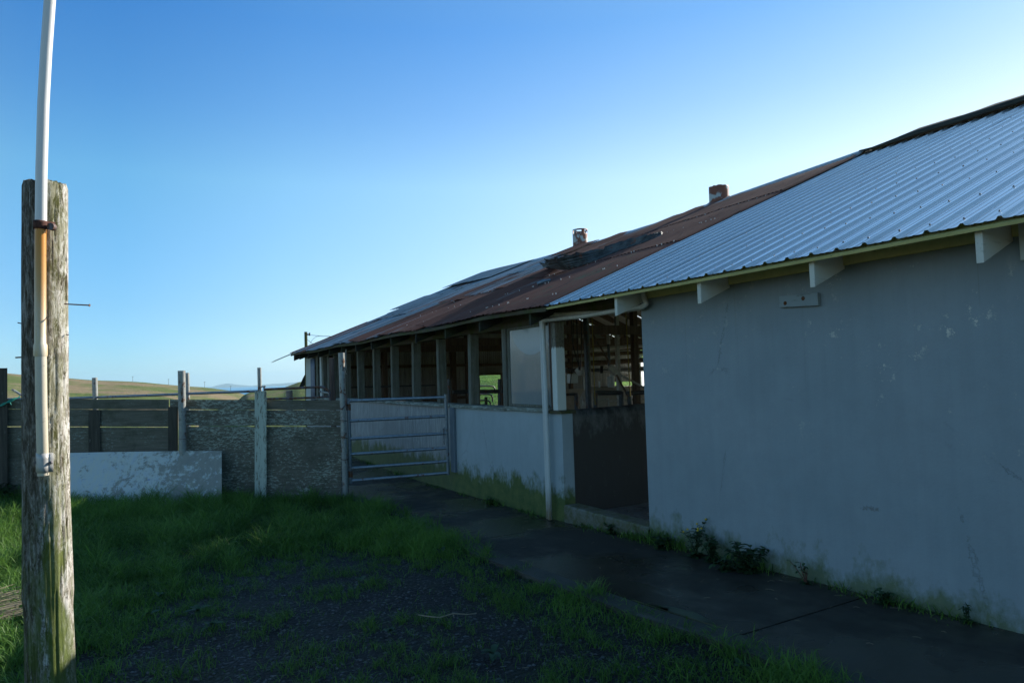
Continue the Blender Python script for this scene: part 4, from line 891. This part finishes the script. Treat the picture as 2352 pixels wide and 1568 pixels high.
# galvanised bracket at the foot
bc = oncam(98.5, 1062, .142); P = []
for z in (-.05, -.02, .02, .05):
    row = [bc-hd*.046-fd*.012, bc-hd*.031-fd*.008]
    for q in np.linspace(math.pi, 0, 14): row.append(bc+hd*math.cos(q)*.0285+fd*(math.sin(q)*.0285))
    row += [bc+hd*.031-fd*.008, bc+hd*.046-fd*.012]; P.append([p+Vector((0, 0, z)) for p in row])
bo = MB().grid(P).build('bracket', m_pipe('bracket_metal', (.50, .49, .46), .0, .5, .2), pole, solid=.002)
for s_ in (-1, 1): q = bc+hd*.039*s_-fd*.008; MB().tube([q, q+fd*.010], .008, 10).build('bracket_screw', M['rusty'], bo)
# nails
def nail(x0, y0, x1, y1, r_=.0035, head=True, d=.0):
    a, b = at(x0, y0, DP-d), at(x1, y1, DP-d); mb = MB().tube([a, b], r_, 8)
    if head: mb.tube([b, b+(b-a).normalized()*.003], r_*2.1, 10)
    mb.build('nail', M['rusty'], pole)
nail(148, 698, 205, 701, d=.04); nail(50, 743, 41, 741, .003, False); nail(52, 820, 36, 821, .004, False); nail(152, 768, 158, 769, .003, False)

# ------------------------------------------------------------------ distant poles and wires
up = at(702, 880, 46); ub = Vector((up.x, up.y, -6.5)); ut = at(702.5, 762, 46)
ulp = thing('utility_pole', tuple(ub), 'mossy wooden utility pole beyond the far end of the barn', 'pole')
MB().tube([(ut.x, ut.y, ub.z), (ut.x, ut.y, ut.z)], .105, 12).build('pole_shaft', m_wood('utility_wood', (.06, .06, .03), (.14, .14, .07), None, .5, 2, .5), ulp)
MB().tube([at(704, 768, 45.9), at(711, 768, 45.9), at(711, 764, 45.9), at(711, 771, 45.9)], .05, 8).build('insulator', M['dark_pipe'], ulp)
w1 = atY(770, 773, 20.2)
tag(MB().tube(bez([at(711, 769, 45.9), at(735, 771.5, 38), w1]), .014, 6).build('overhead_cable', M['black'], None, loc=tuple(w1)), 'thin cable running from the utility pole to the barn roof', 'cable')
tag(MB().tube(bez([at(705, 822, 45.8), at(712, 790, 44), at(722, 776, 42), at(736, 771, 38)]), .010, 6).tube([at(706, 780, 45.8), at(735, 802, 30)], .012, 6).build('slack_cable', M['black'], None, loc=tuple(at(705, 822, 45.8))), 'loose slack cables hanging beside the utility pole', 'cable')
src = None
for x, yb, h in ((305, 878, 12), (387, 884, 11), (470, 890, 11), (530, 900, 13)):
    q = at(x, yb, 470)
    if src is None: src = MB().tube([(0, 0, -2), (0, 0, 4.3)], .09, 6).beam((-.8, 0, 3.9), (.8, 0, 3.9), .09, .09).build('hill_pole', M['dark_wood'], None, loc=(0, 0, 0)); o = src
    else: o = src.copy(); C.objects.link(o)
    o.location = q; o['group'] = 'tiny utility poles on the far hill'; o['category'] = 'pole'; o['label'] = {305: 'leftmost of four tiny utility poles on the far hill crest', 387: 'second tiny utility pole from the left on the far hill crest', 470: 'third tiny utility pole, just right of the leaning sheet pipe post', 530: 'rightmost tiny utility pole where the far hill meets the sea'}[x]

# ------------------------------------------------------------------ GRASS
poly = [atZ(x, y, -.08) for x, y in ((640, 1262), (760, 1250), (900, 1268), (1060, 1285), (1110, 1325), (1200, 1378), (1330, 1440), (1420, 1500), (1500, 1580), (1500, 1640), (250, 1640), (265, 1560), (300, 1490), (380, 1440), (420, 1370), (540, 1300))]
PX = np.array([p.x for p in poly]); PY = np.array([p.y for p in poly])
def inpoly(x, y):
    c = np.zeros(x.shape, bool); n = len(PX); j = n-1
    for i in range(n):
        c ^= ((PY[i] > y) != (PY[j] > y)) & (x < (PX[j]-PX[i])*(y-PY[i])/(PY[j]-PY[i]+1e-12)+PX[i]); j = i
    return c
def pdist(x, y):
    d = np.full(x.shape, 9.); n = len(PX)
    for i in range(n):
        ax, ay, bx, by = PX[i], PY[i], PX[(i+1) % n], PY[(i+1) % n]; L = (bx-ax)**2+(by-ay)**2
        t = np.clip(((x-ax)*(bx-ax)+(y-ay)*(by-ay))/L, 0, 1); d = np.minimum(d, np.hypot(x-ax-t*(bx-ax), y-ay-t*(by-ay)))
    return d
lat = rng.random((256, 256))
def vn(x, y, s):
    x = x*s+50; y = y*s+50; xi = np.floor(x).astype(int); yi = np.floor(y).astype(int); fx = x-xi; fy = y-yi; fx = fx*fx*(3-2*fx); fy = fy*fy*(3-2*fy)
    g = lambda a, b: lat[a % 256, b % 256]
    return (g(xi, yi)*(1-fx)+g(xi+1, yi)*fx)*(1-fy)+(g(xi, yi+1)*(1-fx)+g(xi+1, yi+1)*fx)*fy
gzv = np.vectorize(gz); wedv = np.vectorize(wedge)
def blades(x, y, h, wd, lean, name, mat, tint=None, z=None, kind='stuff'):
    n = len(x); z = gzv(x, y)-.04 if z is None else z
    a = rng.random(n)*2*np.pi; fa = rng.random(n)*2*np.pi; lx = np.cos(a)*lean*h; ly = np.sin(a)*lean*h; wx = np.cos(fa)*wd/2; wy = np.sin(fa)*wd/2
    V = np.zeros((n, 7, 3))
    for i, (t, w_) in enumerate(((0, 1), (.4, .9), (.75, .6))):
        for s_ in (0, 1):
            V[:, 2*i+s_, 0] = x+lx*t**1.9+(1 if s_ else -1)*wx*w_; V[:, 2*i+s_, 1] = y+ly*t**1.9+(1 if s_ else -1)*wy*w_; V[:, 2*i+s_, 2] = z+h*t*(1-.28*lean*t)
    V[:, 6, 0] = x+lx; V[:, 6, 1] = y+ly; V[:, 6, 2] = z+h*(1-.42*lean)
    V = V.reshape(-1, 3)
    base = (np.arange(n)*7)[:, None]; q = np.array([[0, 1, 3, 2], [2, 3, 5, 4]]); t3 = np.array([4, 5, 6])
    loops = np.concatenate([(base+q[0]), (base+q[1]), (base+t3)], axis=1).ravel()
    me = bpy.data.meshes.new(name); me.vertices.add(n*7); me.vertices.foreach_set('co', V.ravel()); me.loops.add(n*11); me.loops.foreach_set('vertex_index', loops)
    ls = (np.arange(n)[:, None]*11+np.array([0, 4, 8])).ravel(); me.polygons.add(n*3); me.polygons.foreach_set('loop_start', ls)
    me.polygons.foreach_set('use_smooth', np.ones(n*3, bool)); me.update(calc_edges=True)
    at_ = me.attributes.new('tint', 'FLOAT', 'POINT'); tt = rng.random(n) if tint is None else tint; at_.data.foreach_set('value', np.repeat(tt, 7).astype(np.float32))
    me.materials.append(mat); o = bpy.data.objects.new(name, me); C.objects.link(o)
    if kind: o['kind'] = kind
    return o
# long grass everywhere outside the gravel
N_ = 330000
x = rng.uniform(-4.2, 3.4, N_); y = rng.uniform(1.6, 13.9, N_)
ins = inpoly(x, y); pd = pdist(x, y); we = wedv(y)
n1 = vn(x, y, 1.6); n2 = vn(x, y, 5.); n3 = vn(x, y, 11.)
fd_ = (x*Fv.x+y*Fv.y)/math.hypot(Fv.x, Fv.y)                     # depth
keep = (~ins) & (x < we+.20-.26*n3) & (fd_ < DF-.05+.5*(x < -4)) 
dens = np.clip(.12+1.2*n2, 0, 1)*np.where(pd < .25, .35+2.6*pd, 1)*np.clip(1.25-(fd_/18), .4, 1)
keep &= rng.random(N_) < dens
x, y, pd, n1, n2, we, fd_ = (q[keep] for q in (x, y, pd, n1, n2, we, fd_))
hh = (.03+.14*n1+.17*n2**1.5)*np.clip(.45+pd*1.2, .4, 1.15)*np.clip(.75+(fd_-4)/9, .7, 1.25)
near_edge = (we-x) < .45; hh = np.where(near_edge, hh*.75, hh)
hh *= rng.uniform(.55, 1.25, len(x))
blades(x, y, hh, rng.uniform(.0035, .009, len(x)), rng.uniform(.25, 1.25, len(x)), 'grass', M['blade'], tint=np.clip(-.15+.5*n1+.4*n2+.7*rng.random(len(x))**2, 0, 1))
# sparse tufts on the gravel
N_ = 150000; x = rng.uniform(-1.5, 3.3, N_); y = rng.uniform(1.8, 8.3, N_); ins = inpoly(x, y); pd = pdist(x, y); n1 = vn(x, y, 3.1); n3 = vn(x, y, 14.)
keep = ins & (x < wedv(y)-.05) & (rng.random(N_) < np.clip((n1-.22)*2.0, .05, 1)*np.clip((n3-.36)*3, 0, 1)*.95+np.clip(.22-pd, 0, 1)*2*(n3 > .4))
x, y, n1 = x[keep], y[keep], n1[keep]
blades(x, y, rng.uniform(.03, .085, len(x))*(.7+n1), rng.uniform(.003, .0055, len(x)), rng.uniform(.3, 1.3, len(x)), 'short_grass', M['blade'], tint=np.clip(.2+.6*rng.random(len(x)), 0, 1))
# grass along the foot of the walls
xs_, ys_, hs_ = [], [], []
for yc, w_, nn, hm in ((5.25, .35, 380, .22), (5.7, .25, 200, .12), (6.2, .3, 90, .10), (6.6, .2, 60, .09), (4.2, .3, 220, .16), (3.3, .25, 60, .10), (2.85, .3, 150, .12), (2.5, .2, 60, .08), (8.8, .22, 160, .13), (9.8, .3, 60, .08), (8.0, .25, 60, .09), (7.65, .2, 50, .10), (12.6, .5, 160, .14), (14.5, .8, 120, .12), (10.9, .6, 160, .06)):
    yy = rng.normal(yc, w_*.5, nn); xs_.append(W-.02-np.abs(rng.normal(0, .06, nn))); ys_.append(yy); hs_.append(rng.uniform(.3, 1.1, nn)*hm)
x = np.concatenate(xs_); y = np.concatenate(ys_); h = np.concatenate(hs_)
blades(x, y, h, rng.uniform(.004, .009, len(x)), rng.uniform(.3, 1.2, len(x)), 'wall_grass', M['blade'], z=gzv(x, y)-.01)
# broad-leaved weeds against the wall
def leafpts(c, ang, elev, L, wid, lobes=0):
    d = Vector((math.cos(ang)*math.cos(elev), math.sin(ang)*math.cos(elev), math.sin(elev))); sd_ = d.cross(Vector((0, 0, 1))).normalized(); up_ = sd_.cross(d)
    rows = []
    for i in range(7):
        t = i/6; w_ = wid*math.sin(math.pi*(t*.88+.10))**.8*(1+(.35*math.sin(t*19) if lobes else 0)); p = c+d*L*t+Vector((0, 0, -L*.28*t*t)); rows.append([p-sd_*w_/2+up_*w_*.15, p, p+sd_*w_/2+up_*w_*.15])
    return rows
def weed(x, y, h, nst, nleaf, name, lab, flowers=0, red=0, L=.06, spread=.6, group=None):
    z0 = gz(x, y)-.005; t = thing(name, (x, y, z0), lab, 'weed', group); st_ = MB(); lv = MB(); fl = MB(); tips = []
    for s_ in range(nst):
        a_ = random.uniform(0, 6.28); sp = random.uniform(.1, spread)*h; hh_ = h*random.uniform(.6, 1); e = Vector((x+math.cos(a_)*sp-.02, y+math.sin(a_)*sp, z0+hh_))
        if e.x > W-.03: e.x = W-.03-random.random()*.03
        mid = Vector((x, y, z0)).lerp(e, .5)+Vector((0, random.uniform(-.02, .02), .03)); pts = bez([Vector((x, y, z0)), mid, e], 5); st_.tube(pts, [.004*(1-.6*i/len(pts)) for i in range(len(pts))], 6); tips.append(e)
        for q in range(nleaf):
            p = pts[random.randrange(1, len(pts))]; rows = leafpts(p, random.uniform(0, 6.28), random.uniform(-.2, .8), L*random.uniform(.6, 1.25), L*random.uniform(.35, .6), 1)
            rows = [[Vector((min(v.x, W-.012), v.y, max(v.z, z0+.004))) for v in r_] for r_ in rows]; lv.grid(rows)
    for q in range(nleaf*3):       # basal rosette
        rows = leafpts(Vector((x, y, z0+.01)), random.uniform(0, 6.28), random.uniform(.05, .7), L*random.uniform(1, 1.9), L*.55, 1); rows = [[Vector((min(v.x, W-.012), v.y, max(v.z, z0+.004))) for v in r_] for r_ in rows]; lv.grid(rows)
    st_.build('stem', M['stem'] if red else M['leaf'], t)
    lo_ = lv.build('leaves', M['leaf'], t); me = lo_.data; a2 = me.attributes.new('tint', 'FLOAT', 'POINT'); a2.data.foreach_set('value', np.repeat(rng.random(len(me.vertices)//21+1), 21)[:len(me.vertices)].astype(np.float32))
    if flowers:
        for e in tips:
            q = e+Vector((random.uniform(-.02, .0), random.uniform(-.02, .02), random.uniform(-.01, .01))); MB().tube([q, q+Vector((0, 0, .008)), q+Vector((0, 0, .016))], [.004, .012, .003], 8).build('flower', M['flower'], t)
weed(4.62, 4.72, .34, 9, 13, 'sow_thistle', 'tall leafy weed with small yellow flowers against the wall', flowers=1, spread=.4)
weed(4.60, 4.50, .24, 9, 17, 'leafy_weed', 'bushy dark weed just right of the yellow flowered one', spread=.6)
weed(4.58, 4.08, .26, 11, 20, 'leafy_weed', 'broad bushy weed in the middle of the wall foot, tallest leafy clump', L=.07, spread=.65)
weed(4.48, 4.22, .10, 8, 13, 'leafy_weed', 'low spreading weed in front of the bushy wall clumps', L=.06, spread=1.3)
weed(4.66, 3.58, .17, 7, 3, 'dock_weed', 'small weed with bare red stems beside the wall clumps', red=1, L=.05, spread=.9)
weed(4.60, 5.15, .12, 7, 11, 'leafy_weed', 'low weed under the doorway corner of the tall wall', L=.07, spread=.9)
weed(4.68, 6.05, .13, 7, 11, 'leafy_weed', 'small weed growing against the mossy threshold', L=.045)
weed(4.66, 2.95, .09, 6, 9, 'leafy_weed', 'small low weed at the end of the wall moss', L=.05, spread=.9)
weed(4.70, 2.42, .15, 4, 9, 'leafy_weed', 'lone small upright weed on the wall foot at the right', L=.03, spread=.1)
weed(4.66, 8.80, .09, 6, 9, 'leafy_weed', 'weed at the foot of the low wall beyond the downpipe', L=.05)
p_ = atZ(22, 1140, -.05); weed(p_.x, p_.y-.4, .22, 8, 10, 'leafy_weed', 'dark broad leaved weed below the fence at far left', L=.12, spread=1.0)
# seed heads at the walkway edge
# straw, twig, stones
tw = MB(); pts = [atZ(x_, y_, -.02) for x_, y_ in ((960, 1411), (985, 1415), (1010, 1417), (1040, 1408), (1075, 1410), (1095, 1407))]
tw.tube(pts, [.003, .004, .004, .004, .003, .002], 6); tw.tube([pts[3]+Vector((0, 0, .004)), atZ(1043, 1418, -.03)], .002, 5)
tag(tw.build('twig', M['straw'], None, loc=tuple(pts[2])), 'thin pale dry twig lying on the gravel', 'twig')
st = MB()
for i in range(90):
    c_ = atZ(random.uniform(-60, 50), random.uniform(1365, 1425), .0); a_ = random.uniform(-.5, .7); L = random.uniform(.08, .3); d_ = Vector((math.cos(a_), math.sin(a_), random.uniform(-.05, .15)))*L/2; c_.z += random.uniform(0, .07); st.tube([c_-d_, c_+d_], .0022, 4)
tag(st.build('dry_straw', M['straw'], None), kind='stuff')
pb_ = MB()
for i in range(1500):
    while True:
        x_ = random.uniform(-1.2, 3.2); y_ = random.uniform(2.3, 8)
        if inpoly(np.array([x_]), np.array([y_]))[0]: break
    s_ = random.choice((.004, .006, .008, .012, .016)); z_ = gz(x_, y_)-.033
    c_ = Vector((x_, y_, z_)); vs = [c_+Vector((random.uniform(.7, 1.2)*a*s_, random.uniform(.7, 1.2)*b*s_, random.uniform(.4, .8)*c2*s_)) for a, b, c2 in ((1, 0, 0), (0, 1, 0), (-1, 0, 0), (0, -1, 0), (0, 0, 1), (0, 0, -1))]
    pb_.add(vs, [(0, 1, 4), (1, 2, 4), (2, 3, 4), (3, 0, 4), (1, 0, 5), (2, 1, 5), (3, 2, 5), (0, 3, 5)])
tag(pb_.build('gravel_stones', simple('pale_stone', (.13, .14, .15), .8, nscale=9, var=.8), None), kind='stuff')

gc = MB(); nl = 0
for q in range(70):
    while True:
        x_ = random.uniform(-2.2, 3.1); y_ = random.uniform(2.3, 10.5)
        if x_ < wedge(y_)-.1 and not (inpoly(np.array([x_]), np.array([y_]))[0] and random.random() < .7): break
    for a_ in range(random.randrange(5, 10)):
        L_ = random.uniform(.04, .11); gc.grid(leafpts(Vector((x_, y_, gz(x_, y_)+.0)), random.uniform(0, 6.28), random.uniform(.15, .9), L_, L_*.45, 1)); nl += 1
go_ = gc.build('ground_cover', M['leaf'], None); go_['kind'] = 'stuff'
a2 = go_.data.attributes.new('tint', 'FLOAT', 'POINT'); a2.data.foreach_set('value', np.repeat(rng.random(nl), 21).astype(np.float32))
ls_ = MB()
for q in range(260):
    x_ = random.uniform(-1.5, 4.6); y_ = random.uniform(2.3, 10); z_ = gz(4 if x_ > 3.2 else x_, y_)+(.004 if x_ > 3.3 else -.02); a_ = random.uniform(0, 6.28); L_ = random.uniform(.015, .07)
    ls_.tube([(x_, y_, z_), (x_+math.cos(a_)*L_*.5, y_+math.sin(a_)*L_*.5, z_+.004), (x_+math.cos(a_+.3)*L_, y_+math.sin(a_+.3)*L_, z_+.002)], .0013, 4)
ls_.build('litter', M['straw'], None)['kind'] = 'stuff'

# ------------------------------------------------------------------ haze over the bay
hz_ = MB().box((-24000, -18000, -61.5), (24000, 24000, 320)); ho = hz_.build('haze', M['farland']); ho['kind'] = 'stuff'
hm = bpy.data.materials.new('haze_air'); hm.use_nodes = True; ht = hm.node_tree; ht.nodes.clear(); hv = ht.nodes.new('ShaderNodeVolumePrincipled'); hv.inputs['Density'].default_value = 0.00006; hv.inputs['Color'].default_value = (.55, .84, 1, 1); hv.inputs['Anisotropy'].default_value = .2
hou = ht.nodes.new('ShaderNodeOutputMaterial'); ht.links.new(hv.outputs[0], hou.inputs['Volume']); ho.data.materials.clear(); ho.data.materials.append(hm)
